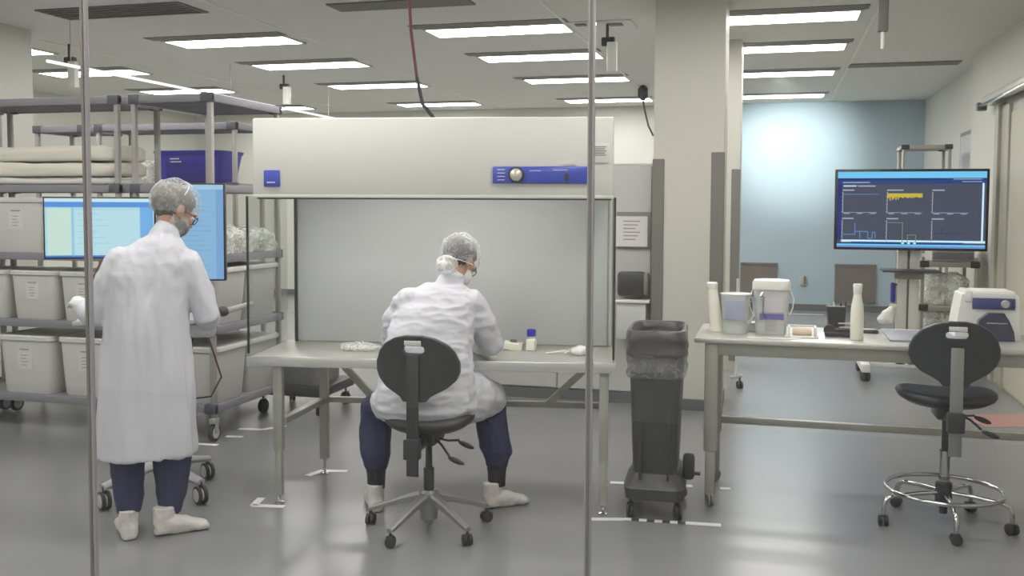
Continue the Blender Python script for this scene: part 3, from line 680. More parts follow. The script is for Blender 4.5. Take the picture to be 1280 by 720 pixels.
# table items
t = thing('spray_bottle', 'white wedge-shaped bottle at the left end of the high table', 'bottle', (-0.33, 5.66, TZ))
obj('body', MB().rings([(0.02, 0, 0.001, 0.038, 0.05), (0.015, 0, 0.05, 0.036, 0.048), (-0.005, 0, 0.24, 0.026, 0.038), (-0.008, 0, 0.252, 0.02, 0.03)], 24, 3.5), M['cream'], t)
obj('cap', MB().rings([(-0.008, 0, 0.245, 0.031, 0.04), (-0.008, 0, 0.272, 0.031, 0.04), (-0.008, 0, 0.278, 0.025, 0.033)], 24, 3.5), M['white'], t)
t = thing('measuring_jug', 'translucent measuring jug with a pale blue panel, beside the wedge bottle', 'jug', (-0.205, 5.60, TZ))
obj('body', MB().rings([(0, 0, 0.001, 0.062, 0.062), (0, 0, 0.02, 0.066, 0.066), (0.0, 0, 0.19, 0.078, 0.078), (0.004, 0, 0.22, 0.084, 0.078)], 30, 2.4), M['milky'], t)
obj('handle', MB().tube([(0.075, 0, 0.21), (0.10, 0, 0.19), (0.105, 0, 0.12), (0.085, 0, 0.07), (0.066, 0, 0.05)], 0.009, 10), M['milky'], t)
obj('scale_panel', MB().box(-0.05, 0.05, -0.085, -0.072, 0.08, 0.19, 0.003), M['jugblue'], t)
obj('rim', MB().tube([(0.004 + 0.085 * math.cos(2 * PI * k / 24), 0.079 * math.sin(2 * PI * k / 24), 0.22) for k in range(24)], 0.004, 6, closed=True), M['white'], t)
t = thing('wipes_bucket', 'tall white wipes tub with lid, purple band and wire handle, on the high table', 'tub', (-0.01, 5.64, TZ))
obj('body', MB().rings([(0, 0, 0.001, 0.082, 0.07), (0, 0, 0.20, 0.098, 0.084), (0, 0, 0.25, 0.1, 0.086)], 30, 4), M['milky'], t)
obj('lid', MB().rings([(0, 0, 0.25, 0.105, 0.092), (0, 0, 0.285, 0.105, 0.092), (0, 0, 0.30, 0.096, 0.084), (0, 0, 0.305, 0.06, 0.05)], 30, 4), M['white'], t)
obj('label', MB().box(-0.062, 0.062, -0.0835, -0.078, 0.125, 0.215, rot=(0.06, 0, 0)), M['lilac'], t)
obj('label_band', MB().box(-0.062, 0.068, -0.081, -0.074, 0.085, 0.118, rot=(0.06, 0, 0)), M['purple'], t)
obj('lower_label', MB().box(-0.03, 0.03, -0.078, -0.071, 0.02, 0.085, rot=(0.06, 0, 0)), M['label'], t)
for s in (-1, 1): obj('handle', MB().tube([(s * 0.10, -0.02, 0.25), (s * 0.12, -0.04, 0.2), (s * 0.115, -0.05, 0.15), (s * 0.098, -0.05, 0.11)], 0.003, 6), M['white'], t)
obj('hook', MB().tube([(-0.045, -0.095, 0.235), (-0.055, -0.1, 0.22), (-0.04, -0.1, 0.21), (-0.045, -0.098, 0.09)], 0.006, 8), M['chrome'], t)
t = thing('paper_tray', 'white square wire tray holding a peach paper roll, beside the wipes tub', 'tray', (0.155, 5.53, TZ))
obj('base', MB().box(-0.09, 0.085, -0.06, 0.06, 0.0, 0.008, 0.003), M['white'], t)
obj('frame', MB().box(-0.075, -0.063, -0.06, 0.06, 0.008, 0.06, 0.003).box(0.063, 0.075, -0.06, 0.06, 0.008, 0.06, 0.003).box(-0.075, 0.075, 0.05, 0.06, 0.05, 0.06, 0.003), M['white'], t)
t = thing('paper_roll', 'peach paper roll resting in the white tray', 'paper roll', (0.155, 5.53, TZ + 0.009))
obj('roll', MB().lathe([(0.008, -0.05), (0.021, -0.05), (0.021, 0.05), (0.008, 0.05)], (0, 0, 0.022), 20, 'x'), M['peach'], t)
tag(obj('paper_sheet', MB().box(-0.06, 0.22, -0.05, 0.03, 0, 0.002), M['paper']), 'white paper sheets lying before the wipes tub', 'paper', loc=(-0.07, 5.44, TZ + 0.0005))
tag(obj('clear_container', MB().rings([(0, 0, 0, 0.04, 0.035), (0, 0, 0.05, 0.045, 0.04)], 20, 4), M['milky']), 'low white container between jug and wipes tub', 'container', loc=(-0.115, 5.72, TZ + 0.0005))
t = thing('pen_holder', 'black pen cup with pens and scissors on the high table', 'pen holder', (0.345, 5.78, TZ))
obj('cup', MB().rings([(0, 0, 0.035, 0.045, 0.04), (0, 0, 0.15, 0.055, 0.045)], 24, 5), M['dark'], t)
obj('stand', MB().box(-0.05, 0.05, -0.04, 0.05, 0.0, 0.036, 0.006), M['dark'], t)
for i, (dx, c_) in enumerate(((-0.03, 'steel'), (-0.01, 'white'), (0.02, 'cable'), (0.04, 'red'))):
    obj('pen', MB().tube([(dx, 0.0, 0.06), (dx * 1.3, 0.01, 0.165 + 0.01 * (i % 2))], 0.004, 6), M[c_], t)
t = thing('tape_dispenser', 'black tape dispenser in front of the pen cup', 'tape dispenser', (0.35, 5.60, TZ))
obj('body', MB().box(-0.075, 0.08, -0.02, 0.03, 0, 0.03, 0.01).box(-0.02, 0.06, -0.02, 0.03, 0.028, 0.045, 0.008), M['dark'], t)
obj('roll', MB().lathe([(0.03, -0.01), (0.03, 0.01)], (-0.05, 0, 0.034), 18, 'y'), M['rubber'], t)
obj('blade', MB().box(0.0, 0.09, -0.022, -0.018, 0.05, 0.058), M['steel'], t)
obj('blade', MB().box(-0.005, 0.085, -0.022, -0.018, 0.072, 0.08), M['steel'], t)
t = thing('white_flask', 'tall slender white bottle standing on the high table', 'bottle', (0.435, 5.50, TZ))
obj('body', MB().lathe([(0.030, 0.001), (0.034, 0.006), (0.034, 0.14), (0.031, 0.18), (0.022, 0.23), (0.019, 0.25)], (0, 0, 0), 24), M['cream'], t)
obj('cap', MB().lathe([(0.02, 0.245), (0.022, 0.25), (0.024, 0.295), (0.021, 0.30)], (0, 0, 0), 24), M['white'], t)
t = thing('desk_phone', 'small dark device lying right of the white bottle', 'device', (0.53, 5.83, TZ))
obj('body', MB().box(-0.045, 0.045, -0.04, 0.04, 0, 0.018, 0.006), M['dark'], t); obj('face', MB().box(-0.035, 0.035, -0.03, 0.03, 0.018, 0.021, 0.002), M['label'], t)
t = thing('grey_mat', 'grey rectangular mat with a pale rear edge on the high table', 'mat', (0.60, 5.47, TZ))
obj('pad', MB().box(0, 0.42, 0, 0.44, 0, 0.012, 0.004), mat('grey_pad', (138, 142, 150), 0.4), t)
obj('rear_edge', MB().box(0.0, 0.42, 0.44, 0.465, 0, 0.014, 0.003), M['panel'], t)
# bench-top device
t = thing('benchtop_centrifuge', 'white benchtop instrument with blue panel and dark visor, right end of the high table', 'instrument', (1.11, 5.80, TZ))
def dv(co, n): return co
obj('body', MB().prism([(-0.16, 0.0), (0.17, 0.0), (0.16, 0.06), (0.155, 0.235), (0.14, 0.25), (-0.10, 0.25), (-0.125, 0.24), (-0.14, 0.15)], -0.10, 0.14), M['white'], t, ang=25)
obj('shoulder', MB().box(-0.115, -0.075, -0.11, 0.1, 0.2, 0.265, 0.012).box(-0.07, 0.14, -0.09, 0.13, 0.235, 0.262, 0.012), M['white'], t)
cp = obj('front_panel', MB().box(-0.075, 0.135, -0.112, -0.098, 0.165, 0.225, 0.004), mat('navy_panel', (66, 74, 126), 0.35), t)
obj('dial', MB().lathe([(0.022, 0), (0.022, -0.008), (0.017, -0.014)], (0.085, -0.112, 0.195), 20, 'y'), M['label'], cp)
obj('button', MB().lathe([(0.007, 0), (0.007, -0.005)], (0.12, -0.112, 0.207), 10, 'y').lathe([(0.007, 0), (0.007, -0.005)], (0.12, -0.112, 0.182), 10, 'y'), M['dark'], cp)
obj('visor', MB().prism([(-0.07, 0.0), (0.13, 0.0), (0.125, 0.05), (0.10, 0.11), (0.075, 0.15), (0.0, 0.15), (-0.045, 0.11), (-0.06, 0.06)], -0.15, -0.101), mat('smoky_visor', (58, 60, 82), 0.15, coat=0.4), t, ang=25)
obj('visor_line', MB().box(-0.01, 0.09, -0.153, -0.149, 0.093, 0.098), M['label'], t)
crumple('grey plastic bag at the right end of the high table', 1.56, 5.75, 0.13, 0.10, 0.16, TZ, seed=9)

# ------------------------------------------------------------------ large screen on rolling stand
t = thing('screen_stand', 'white double-post rolling stand under the large screen', 'stand', (1.255, 10.1, 0))
obj('post', MB().box(-0.10, -0.01, -0.03, 0.05, 0.12, 1.9, 0.006), M['white'], t)
obj('post', MB().box(0.01, 0.10, -0.03, 0.05, 0.12, 1.9, 0.006), M['white'], t)
obj('spine', MB().box(-0.012, 0.012, -0.02, 0.04, 0.12, 1.9), M['guard'], t)
obj('shelf_plate', MB().box(-0.26, 0.25, -0.32, 0.02, 1.035, 1.055, 0.004), M['dark'], t)
obj('shelf_bracket', MB().box(-0.13, 0.13, -0.12, -0.03, 0.96, 1.035, 0.006), M['alu'], t)
for s in (-1, 1):
    obj('base_leg', MB().box(s * 0.40 - 0.04, s * 0.40 + 0.04, -0.42, 0.30, 0.09, 0.17, 0.01), M['white'], t)
    caster(t, s * 0.40, -0.36, 0.10, 0.045, 0.04, M['rubber'], 0.5); caster(t, s * 0.40, 0.24, 0.10, 0.045, 0.04, M['rubber'], 0.2)
obj('base_cross', MB().box(-0.40, 0.40, -0.03, 0.05, 0.09, 0.15, 0.01), M['white'], t)
t = thing('large_screen', 'large wall-size dashboard screen with six charts, on the rolling stand', 'screen', (1.243, 9.98, 1.625))
TW, TH = 1.37, 0.775
obj('bezel', MB().box(-TW / 2, TW / 2, -0.02, 0.045, -TH / 2, TH / 2, 0.008), M['bezel'], t)
obj('mount', MB().box(-0.2, 0.2, 0.045, 0.09, -0.2, 0.2, 0.005), M['dark'], t)
cols = [scr((74, 78, 98), 1.0), scr((112, 196, 240), 1.1), scr((40, 48, 120), 1.0), scr((172, 180, 196), 1.0), scr((205, 184, 66), 1.0), scr((104, 150, 214), 1.0), scr((130, 150, 110), 1.0), scr((200, 235, 255), 1.1), scr((34, 70, 130), 1)]
sc_ = MB(); sw, sh = TW - 0.05, TH - 0.05; y_ = -0.0205
def Q(u0, u1, v0, v1, mi, lay): sc_.quad(-sw / 2 + u0 * sw, -sw / 2 + u1 * sw, sh / 2 - v1 * sh, sh / 2 - v0 * sh, y_ - 0.0006 * lay, mi)
Q(0, 1, 0, 1, 0, 0); Q(0, 1, 0, 0.085, 1, 1); Q(0, 1, 0.085, 0.11, 2, 1); Q(0.0, 1, 0.11, 0.16, 8, 1)
Q(0.0, 0.03, 0.11, 0.90, 2, 1)
Q(0.035, 0.22, 0.135, 0.148, 3, 2); Q(0.04, 0.13, 0.18, 0.195, 7, 2); Q(0.14, 0.26, 0.18, 0.197, 3, 2); Q(0.78, 0.97, 0.095, 0.105, 3, 2); Q(0.84, 0.97, 0.128, 0.138, 3, 2)
for r_ in range(2):
    for k in range(3):
        u = 0.035 + k * 0.305; v = 0.235 + r_ * 0.375
        Q(u, u + (0.08 if k != 1 or r_ else 0.11), v, v + 0.016, 3, 2)
        Q(u, u + 0.004, v + 0.03, v + 0.31, 3, 2)
        for q in range(6): Q(u - 0.006, u, v + 0.04 + q * 0.05, v + 0.047 + q * 0.05, 3, 2)
        if r_ == 0:
            Q(u, u + 0.24, v + 0.30, v + 0.306, 3, 2)
            for q in range(3): Q(u + 0.01 + q * 0.09, u + 0.05 + q * 0.09, v + 0.312, v + 0.322, 3, 2)
        if r_ == 0 and k == 0: Q(u + 0.004, u + 0.25, v + 0.06, v + 0.066, 5, 2)
# yellow chart, ragged below
for q in range(30):
    u = 0.342 + q * 0.0079; h_ = 0.045 + 0.06 * (random.random() if q < 12 else random.random() * 0.3) * (1.3 if q < 14 else 1)
    Q(u, u + 0.008, 0.285, 0.285 + h_, 4, 2)
def poly(pts, mi, th=0.005):
    for (a, b), (c_, d_) in zip(pts, pts[1:]):
        if abs(a - c_) < 1e-6: Q(a - th / 2, a + th / 2, min(b, d_), max(b, d_), mi, 3)
        else: Q(min(a, c_), max(a, c_), min(b, d_) - th * 0.9, min(b, d_) + th * 0.9, mi, 3)
poly([(0.045, 0.83), (0.125, 0.83), (0.125, 0.68), (0.125, 0.79), (0.16, 0.79), (0.16, 0.88), (0.16, 0.79), (0.215, 0.79), (0.215, 0.88), (0.245, 0.88), (0.245, 0.80), (0.265, 0.80), (0.265, 0.88)], 5)
poly([(0.35, 0.67), (0.44, 0.67), (0.45, 0.67), (0.45, 0.93)], 6); poly([(0.485, 0.93), (0.485, 0.83), (0.54, 0.83), (0.54, 0.93)], 6)
poly([(0.66, 0.81), (0.71, 0.81), (0.71, 0.73), (0.71, 0.81), (0.86, 0.81)], 2)
Q(0.03, 1, 0.90, 0.93, 7, 1); Q(0.10, 0.86, 0.925, 0.955, 8, 2); Q(0, 1, 0.955, 1.0, 5, 1); Q(0, 1, 0.955, 0.975, 1, 2)
for q in range(3): Q(0.445 + q * 0.04, 0.463 + q * 0.04, 0.93, 0.95, 7, 3)
Q(0.972, 0.985, 0.15, 0.92, 7, 3)
obj('display', sc_, cols, t, smooth=False)

# rack with bags behind it
def rack(name, lb, x0, y0, W_, D_, levels, ztop, casters=True, post=0.03, group=None, midx=False, cat='rack', bh=0.05, mts=('rack', 'rackpost', 'rackdark')):
    t = thing(name, lb, cat, (x0, y0, 0), group=group)
    zb = 0.16 if casters else 0.0
    for x in (post, W_ - post):
        for y in (post, D_ - post):
            p = obj('post', MB().box(x - post / 2 - 0.003, x + post / 2 + 0.003, y - post / 2 - 0.003, y + post / 2 + 0.003, zb, ztop, 0.006), M[mts[1]], t)
            if casters:
                c_ = obj('caster', MB().box(x - 0.025, x + 0.025, y - 0.03, y + 0.03, 0.125, 0.165, 0.006).box(x - 0.024, x - 0.018, y - 0.02, y + 0.02, 0.06, 0.13).box(x + 0.018, x + 0.024, y - 0.02, y + 0.02, 0.06, 0.13), M['steelmat'], t)
                wh = MB().lathe([(0.035, -0.014), (0.06, -0.014), (0.062, 0), (0.06, 0.014), (0.035, 0.014)], (x, y, 0.063), 22, 'x')
                obj('wheel', wh, M['rubber'], c_)
                obj('wheel_hub', MB().lathe([(0.01, -0.018), (0.042, -0.016), (0.042, 0.016), (0.01, 0.018)], (x, y, 0.063), 18, 'x'), M['hub'], c_)
    for z in levels:
        s = obj('shelf', MB().box(0.02, W_ - 0.02, 0.02, D_ - 0.02, z - 0.02, z), M[mts[0]], t)
        f = MB().box(0, W_, 0, 0.025, z - bh, z + 0.004, 0.004).box(0, W_, D_ - 0.025, D_, z - bh, z + 0.004, 0.004)
        f.box(0, 0.025, 0, D_, z - bh, z + 0.004, 0.004).box(W_ - 0.025, W_, 0, D_, z - bh, z + 0.004, 0.004)
        obj('shelf_frame', f, M[mts[0]], s)
        cc = MB()
        for x in (0, W_ - 0.09):
            for y in (-0.004, D_ - 0.045): cc.box(x, x + 0.09, y, y + 0.05, z - bh - 0.005, z + 0.012, 0.008)
        obj('corner_bracket', cc, M[mts[2]], s)
        sl = MB(); n = max(3, int(D_ / 0.1))
        for k in range(n): y = 0.04 + (D_ - 0.08) * (k + 0.5) / n; sl.box(0.03, W_ - 0.03, y - 0.012, y + 0.012, z - bh + 0.008, z - 0.02)
        obj('shelf_ribs', sl, M[mts[0]], s)
    return t
LV = (0.25, 0.80, 1.29, 1.78, 2.40)
rack('storage_rack', 'grey rolling storage rack behind the left screen, holding bins', -5.83, 5.92, 1.38, 0.52, LV, 2.40, group='grey rolling storage racks')
rack('storage_rack', 'grey rolling storage rack standing end-on between standing worker and hood', -4.37, 5.92, 0.66, 0.98, LV, 2.40, group='grey rolling storage racks')
rack('storage_rack', 'grey storage rack at the left edge, first of the front row', -7.26, 5.92, 1.38, 0.52, LV, 2.40, group='grey rolling storage racks')
rack('storage_rack', 'lower grey rack behind, carrying the blue bin', -5.66, 7.2, 1.37, 0.5, (0.25, 0.8, 1.29, 1.82, 2.32), 2.32, group='grey rolling storage racks', casters=False)
rack('storage_rack', 'lower grey rack behind, left of the one with the blue bin', -7.2, 7.2, 1.4, 0.09 + 0.0, (2.32,), 2.32, group='grey rolling storage racks', casters=False) if False else None
rack('storage_rack', 'low grey rack in the back row, right of the left column', -6.33, 7.25, 0.55, 0.5, (0.25, 0.8, 1.29, 1.82, 2.32), 2.32, group='grey rolling storage racks', casters=False)
rack('wire_rack', 'tall grey metal rack behind the large screen', 1.42, 12.3, 0.56, 0.5, (0.3, 0.7, 1.15, 1.5, 2.37), 2.37, casters=False, mts=('steelmat', 'steelmat', 'dark'), bh=0.04)
rack('wire_rack', 'steel supply rack at the right, behind the white instrument', 1.42, 10.55, 0.56, 0.7, (0.25, 0.66, 1.10), 1.15, casters=False, mts=('steelmat', 'steelmat', 'dark'), bh=0.05)

# ------------------------------------------------------------------ storage bins
def make_bin(mt):
    t = thing('storage_bin', '', 'bin')
    w_, d_, h_ = 0.205, 0.225, 0.36
    mb = MB(); a = [(0, 0, z, w_ * k, d_ * k) for z, k in ((0.0, 0.86), (0.01, 0.88), (h_ * 0.78, 0.975), (h_ - 0.03, 0.985))]
    mb.rings(a, 32, 8, cap=False)
    inner = [(0, 0, h_ - 0.03, w_ * 0.97, d_ * 0.97), (0, 0, 0.02, w_ * 0.86, d_ * 0.86)]
    obj('tub', MB().rings([(0, 0, 0.0, w_ * 0.86, d_ * 0.86), (0, 0, 0.012, w_ * 0.885, d_ * 0.885), (0, 0, h_ * 0.75, w_ * 0.965, d_ * 0.965), (0, 0, h_ - 0.03, w_ * 0.98, d_ * 0.98)], 32, 8), mt, t)
    obj('rim', MB().rings([(0, 0, h_ - 0.035, w_ * 1.0, d_ * 1.0), (0, 0, h_ - 0.03, w_ * 1.03, d_ * 1.03), (0, 0, h_ - 0.008, w_ * 1.03, d_ * 1.03), (0, 0, h_, w_ * 1.0, d_ * 1.0)], 32, 8), mt, t)
    lb = obj('label_sheet', MB().box(-0.075, 0.035, -0.0025, 0.0, 0.15, 0.29), M['paper'], t); lb.location = (0.02, -d_ * 0.975 + 0.0, 0.0); lb.rotation_euler = (0.045, 0, 0)
    lb.location.y = -d_ * 0.885 - 0.003
    pt_ = MB()
    pt_.box(-0.055, 0.015, -0.004, -0.0025, 0.27, 0.277)
    for k in range(4): pt_.box(-0.05, 0.0 - 0.01 * (k % 2), -0.004, -0.0025, 0.235 - k * 0.02, 0.239 - k * 0.02)
    q = obj('printed_lines', pt_, M['ink'], lb)
    return t
pb = make_bin(M['bin']); pb.location = (-4.80, 6.19, LV[0]); G = 'white storage bins on the grey racks'
pb['group'] = G; pb['label'] = 'white storage bin on the lowest rack shelf, beside the first glass joint'
bins = [(-5.31, 6.17, 0, 'white storage bin on the lowest rack shelf, second from the first glass joint'),
        (-4.80, 6.17, 1, 'white storage bin on the second rack shelf, right behind the first glass joint'),
        (-5.23, 6.17, 1, 'white storage bin on the second rack shelf, second from the first glass joint'),
        (-5.66, 6.17, 1, 'white storage bin on the second rack shelf, cut by the left edge of the photo'),
        (-5.36, 6.17, 2, 'white storage bin on the third rack shelf, left of the landscape screen'),
        (-4.86, 6.17, 2, 'white storage bin on the third rack shelf, behind the landscape screen')]
bo = [pb] + [dup(pb, (x, y, LV[lv]), label=lb) for x, y, lv, lb in bins]
for o in bo: o.scale = (1.18, 1, 1.20) if abs(o.location.z - LV[0]) < 0.01 else ((1.0, 1, 1.0) if abs(o.location.z - LV[1]) < 0.01 else (1.15, 1, 1.12))
pb2 = make_bin(M['binold']); pb2['group'] = G; pb2.location = (-4.0, 6.18, LV[0]); pb2['label'] = 'large white bin on the lowest shelf of the end-on rack, front one'
for (x, y, lv, lb) in ((-4.0, 6.64, 0, 'large white bin on the lowest shelf of the end-on rack, rear one'),
                       (-4.0, 6.18, 1, 'large white bin on the second shelf of the end-on rack, front one'),
                       (-4.0, 6.64, 1, 'large white bin on the second shelf of the end-on rack, rear one')):
    dup(pb2, (x, y, LV[lv]), label=lb)
for o in [pb2] + [o for o in COL.objects if o.get('label', '').startswith('large white bin')]: o.scale = (1.38, 1, 1.12)
def wrapobj(name, lb, cat, x, y, z, r, mt, amp=0.02, fr=8, seed=0.0, p=4, vox=0.012):
    def d(co, n):
        v = noise.noise(Vector((co.x * fr + seed, co.y * fr, co.z * fr * 1.6))) + 0.5 * noise.noise(Vector((co.x * fr * 2.7, co.y * fr * 2.7 + seed, co.z * fr * 4)))
        c_ = co + n * v * amp; c_.z = max(0.001, c_.z); return c_
    mb = MB().rings([(0, 0, 0.0, r[0] * 0.96, r[1] * 0.96), (0, 0, r[2] * 0.3, r[0], r[1]), (0, 0, r[2] * 0.7, r[0], r[1]), (0, 0, r[2] * 0.93, r[0] * 0.85, r[1] * 0.8), (0, 0, r[2], r[0] * 0.5, r[1] * 0.5)], 28, p)
    return tag(obj(name, bake(name, mb, M[mt], vox, 1, d)), lb, cat, loc=(x, y, z))
wrapobj('wrapped_supplies', 'film-wrapped supplies on the end-on rack, left of the hood, front bundle', 'bundle', -4.0, 6.18, LV[2] + 0.005, (0.30, 0.21, 0.20), 'wrap', 0.03, 7, 1)
wrapobj('wrapped_supplies', 'film-wrapped supplies on the end-on rack, left of the hood, rear bundle', 'bundle', -4.0, 6.64, LV[2] + 0.005, (0.31, 0.22, 0.17), 'wrap', 0.03, 7, 4)
None and wrapobj('supply_carton', 'pale carton inside the wrapped bundle on the end-on rack', 'carton', -4.0, 6.4, LV[2] + 0.005, (0.24, 0.38, 0.12), 'fabric', 0.004, 5, 2)
for i, (z, h_, dy, lb) in enumerate(((0.0, 0.05, 0.0, 'flat white folded sheet, lowest in the stack on the top shelf'),
                                     (0.06, 0.10, 0.03, 'cream folded linen in the middle of the stack on the top shelf'),
                                     (0.17, 0.11, 0.06, 'cream folded linen, topmost of the stack on the top shelf'))):
    def d(co, n, i=i):
        v = noise.noise(Vector((co.x * 2.2 + i * 7, co.y * 3, co.z * 9))) ; s = noise.noise(Vector((co.x * 6 + i, co.y * 6, co.z * 20)))
        c_ = co + Vector((0, 0, 1)) * (v * 0.022 * (co.z / 0.1)) + n * s * 0.008; c_.z = max(0.001, c_.z); return c_
    mb = MB().rings([(0, 0, 0, 0.61, 0.2), (0, 0, h_ * 0.2, 0.63, 0.215), (0, 0, h_ * 0.8, 0.63, 0.215), (0, 0, h_, 0.60, 0.19)], 40, 8)
    tag(obj('folded_linen', bake('folded_linen', mb, M['paper'] if i == 0 else M['fabric'], 0.012, 2, d)), lb, 'linen', 'folded linen on the top shelf', loc=(-5.16, 6.19 + 0.0, LV[3] + 0.006 + z))
wrapobj('wrapped_supplies', 'shiny clear-wrapped bundle on the top shelf, before the blue bin', 'bundle', -4.05, 6.5, LV[3] + 0.005, (0.2, 0.2, 0.13), 'wrap', 0.03, 7, 8) if False else None
wrapobj('wrapped_supplies', 'grey wrapped bundle with a rounded corner, left of the blue bin', 'bundle', -5.38, 7.45, 1.826, (0.22, 0.2, 0.20), 'wrap', 0.012, 7, 8)
t = thing('blue_bin', 'royal blue plastic bin on the rear rack, above the right monitor', 'bin', (-4.79, 7.44, 1.826))
obj('tub', MB().rings([(0, 0, 0, 0.26, 0.16), (0, 0, 0.02, 0.28, 0.18), (0, 0, 0.25, 0.33, 0.20)], 32, 7), M['bluebin'], t)
obj('rim', MB().rings([(0, 0, 0.24, 0.335, 0.205), (0, 0, 0.27, 0.345, 0.215), (0, 0, 0.275, 0.33, 0.20)], 32, 7), M['bluebin'], t)
st = MB(); st.box(-0.14, -0.06, -0.215, -0.205, 0.20, 0.208).box(-0.14, -0.04, -0.212, -0.203, 0.175, 0.183)
obj('bin_text', st, M['lilac'], t)
tag(obj('paper_stack', MB().box(-0.22, 0.24, -0.15, 0.15, 0, 0.03, 0.004), M['paper']), 'white paper stack on the lower rack shelf behind the right monitor', 'paper', loc=(-4.6, 7.45, 1.294))
# tote on dark dolly
t = thing('equipment_dolly', 'low dark dolly with small casters behind the hood bench', 'dolly', (-3.60, 7.15, 0))
obj('deck', MB().box(-0.36, 0.25, -0.3, 0.3, 0.15, 0.23, 0.02), M['dark'], t)
for i, (x, y) in enumerate(((-0.3, -0.24), (0.19, -0.24), (-0.3, 0.24), (0.19, 0.24))): caster(t, x, y, 0.15, 0.05, 0.03, M['rubber'], 0.3 * i)
t = thing('grey_tote', 'dark grey tote standing on the low dark dolly', 'tote', (-3.62, 7.15, 0.231))
obj('tub', MB().rings([(0, 0, 0.0, 0.18, 0.22), (0, 0, 0.30, 0.2, 0.24)], 28, 8), M['greybin'], t)
obj('rim', MB().rings([(0, 0, 0.29, 0.21, 0.25), (0, 0, 0.32, 0.21, 0.25)], 28, 8), M['greybin'], t)
t = thing('wall_phone', 'dark hand-held unit hanging seen through the left hood glass', 'phone', (-5.98, 16.19, 1.35))
obj('body', MB().box(-0.09, 0.10, -0.1, 0, 0, 0.32, 0.05), M['dark'], t); obj('tail', MB().tube([(0, -0.05, 0.02), (0.02, -0.05, -0.2), (0.0, -0.05, -0.4)], 0.02, 8), M['dark'], t)
# door in far wall, seen left of the hood
t = struct('door_2', MB().box(-8.2, -6.9, 16.14, 16.2, 0, 2.5), M['column'])
struct('door_handle', MB().box(-7.25, -7.2, 16.1, 16.14, 2.2, 2.45, 0.01).box(-7.1, -7.05, 16.1, 16.14, 1.5, 1.8, 0.01), M['handle'], t)
struct('door_window', MB().box(-7.0, -6.7, 16.12, 16.15, 1.3, 1.75), M['vent'], t)
t = thing('rolling_pole', 'slim white rolling pole beside the wide column, seen under the high table', 'pole', (-0.31, 9.0, 0))
obj('pole', MB().tube([(0, 0, 0.12), (0, 0, 1.0)], 0.013, 10), M['white'], t); obj('foot', MB().tube([(-0.05, 0, 0.1), (0.05, 0, 0.12)], 0.015, 8), M['steelmat'], t)
caster(t, 0.03, 0, 0.11, 0.035, 0.03, M['rubber'], 0.4)
# supplies on right racks
for i, (x, y, z, r, lb) in enumerate(((1.7, 12.55, 1.506, (0.2, 0.18, 0.22), 'clear bag of supplies on the tall rack behind the large screen'),
                             (1.7, 10.9, 0.256, (0.24, 0.3, 0.32), 'clear bag of supplies on the lowest shelf of the steel rack'),
                             (1.7, 10.9, 0.666, (0.22, 0.3, 0.3), 'pale film-wrapped supplies on the middle shelf of the steel rack'))):
    wrapobj('supply_bag', lb, 'bag', x, y, z, r, 'wrap', 0.04, 6, i * 3, vox=0.02)
t = thing('supply_box', 'white drawer box standing on the top of the steel rack', 'box', (1.74, 10.9, 1.106))
obj('body', MB().box(-0.2, 0.2, -0.28, 0.2, 0, 0.2, 0.008), M['panel'], t); obj('drawer_front', MB().box(-0.19, 0.19, -0.29, -0.28, 0.02, 0.09, 0.004), M['rack'], t)
t = thing('blue_pouch', 'small blue pouch hanging left of the screen stand', 'pouch', (1.13, 10.12, 0.72))
obj('pouch', MB().box(-0.03, 0.015, -0.06, 0.02, 0, 0.2, 0.02), M['bluebin'], t); obj('strap', MB().box(0.01, 0.027, -0.03, -0.015, 0.17, 0.19), M['bluebin'], t)
t = thing('white_pouch', 'small white bag hanging left of the screen stand', 'bag', (1.06, 10.1, 0.5))
obj('bag', bake('bag', MB().rings([(0.06, -0.05, 0.19, 0.03, 0.02), (0.03, -0.05, 0.14, 0.06, 0.04), (0.0, -0.05, 0.06, 0.08, 0.05), (0.01, -0.05, 0.02, 0.06, 0.04)], 16), M['white'], 0.01, 1, fold(14, 0.012)), None, t); obj('strap', MB().box(0.03, 0.095, -0.03, -0.015, 0.19, 0.21), M['fabric'], t)

# ------------------------------------------------------------------ computer cart and monitors
t = thing('computer_cart', 'grey rolling computer cart in front of the standing worker', 'cart', (-3.36, 4.77, 0), math.radians(28))
obj('post', MB().box(-0.05, 0.05, 0.42, 0.50, 0.14, 1.58, 0.01), M['cartgrey'], t)
obj('base_beam', MB().box(-0.04, 0.04, -0.03, 0.5, 0.13, 0.19, 0.01), M['cartgrey'], t)
for k in range(4):
    a = math.radians(45 + 90 * k); dx, dy = math.cos(a), math.sin(a)
    lg = obj('base_leg', MB().tube([(dx * 0.04, dy * 0.04, 0.17), (dx * 0.22, dy * 0.22, 0.15), (dx * 0.36, dy * 0.36, 0.125)], [0.04, 0.034, 0.026], 12, flat=0.7), M['cartgrey'], t)
    c_ = obj('caster', MB().tube([(dx * 0.35, dy * 0.35, 0.13), (dx * 0.35, dy * 0.35, 0.09)], 0.012, 8), M['dark'], t)
    w_ = MB()
    for s in (-1, 1): w_.lathe([(0.03, -0.01), (0.05, -0.008), (0.05, 0.008), (0.03, 0.01)], (s * 0.016, 0, 0), 20, 'x')
    w_.xf((dx * 0.35, dy * 0.35, 0.052), (0, 0, 0.5)); obj('wheel', w_, M['rubber'], c_)
    hb = MB().lathe([(0.005, -0.03), (0.036, -0.027), (0.036, 0.027), (0.005, 0.03)], (0, 0, 0), 20, 'x'); hb.xf((dx * 0.35, dy * 0.35, 0.052), (0, 0, 0.5)); obj('wheel_hub', hb, M['hub'], c_)
obj('work_surface', MB().box(-0.42, 0.33, -0.12, 0.44, 0.98, 1.01, 0.01), M['cartgrey'], t)
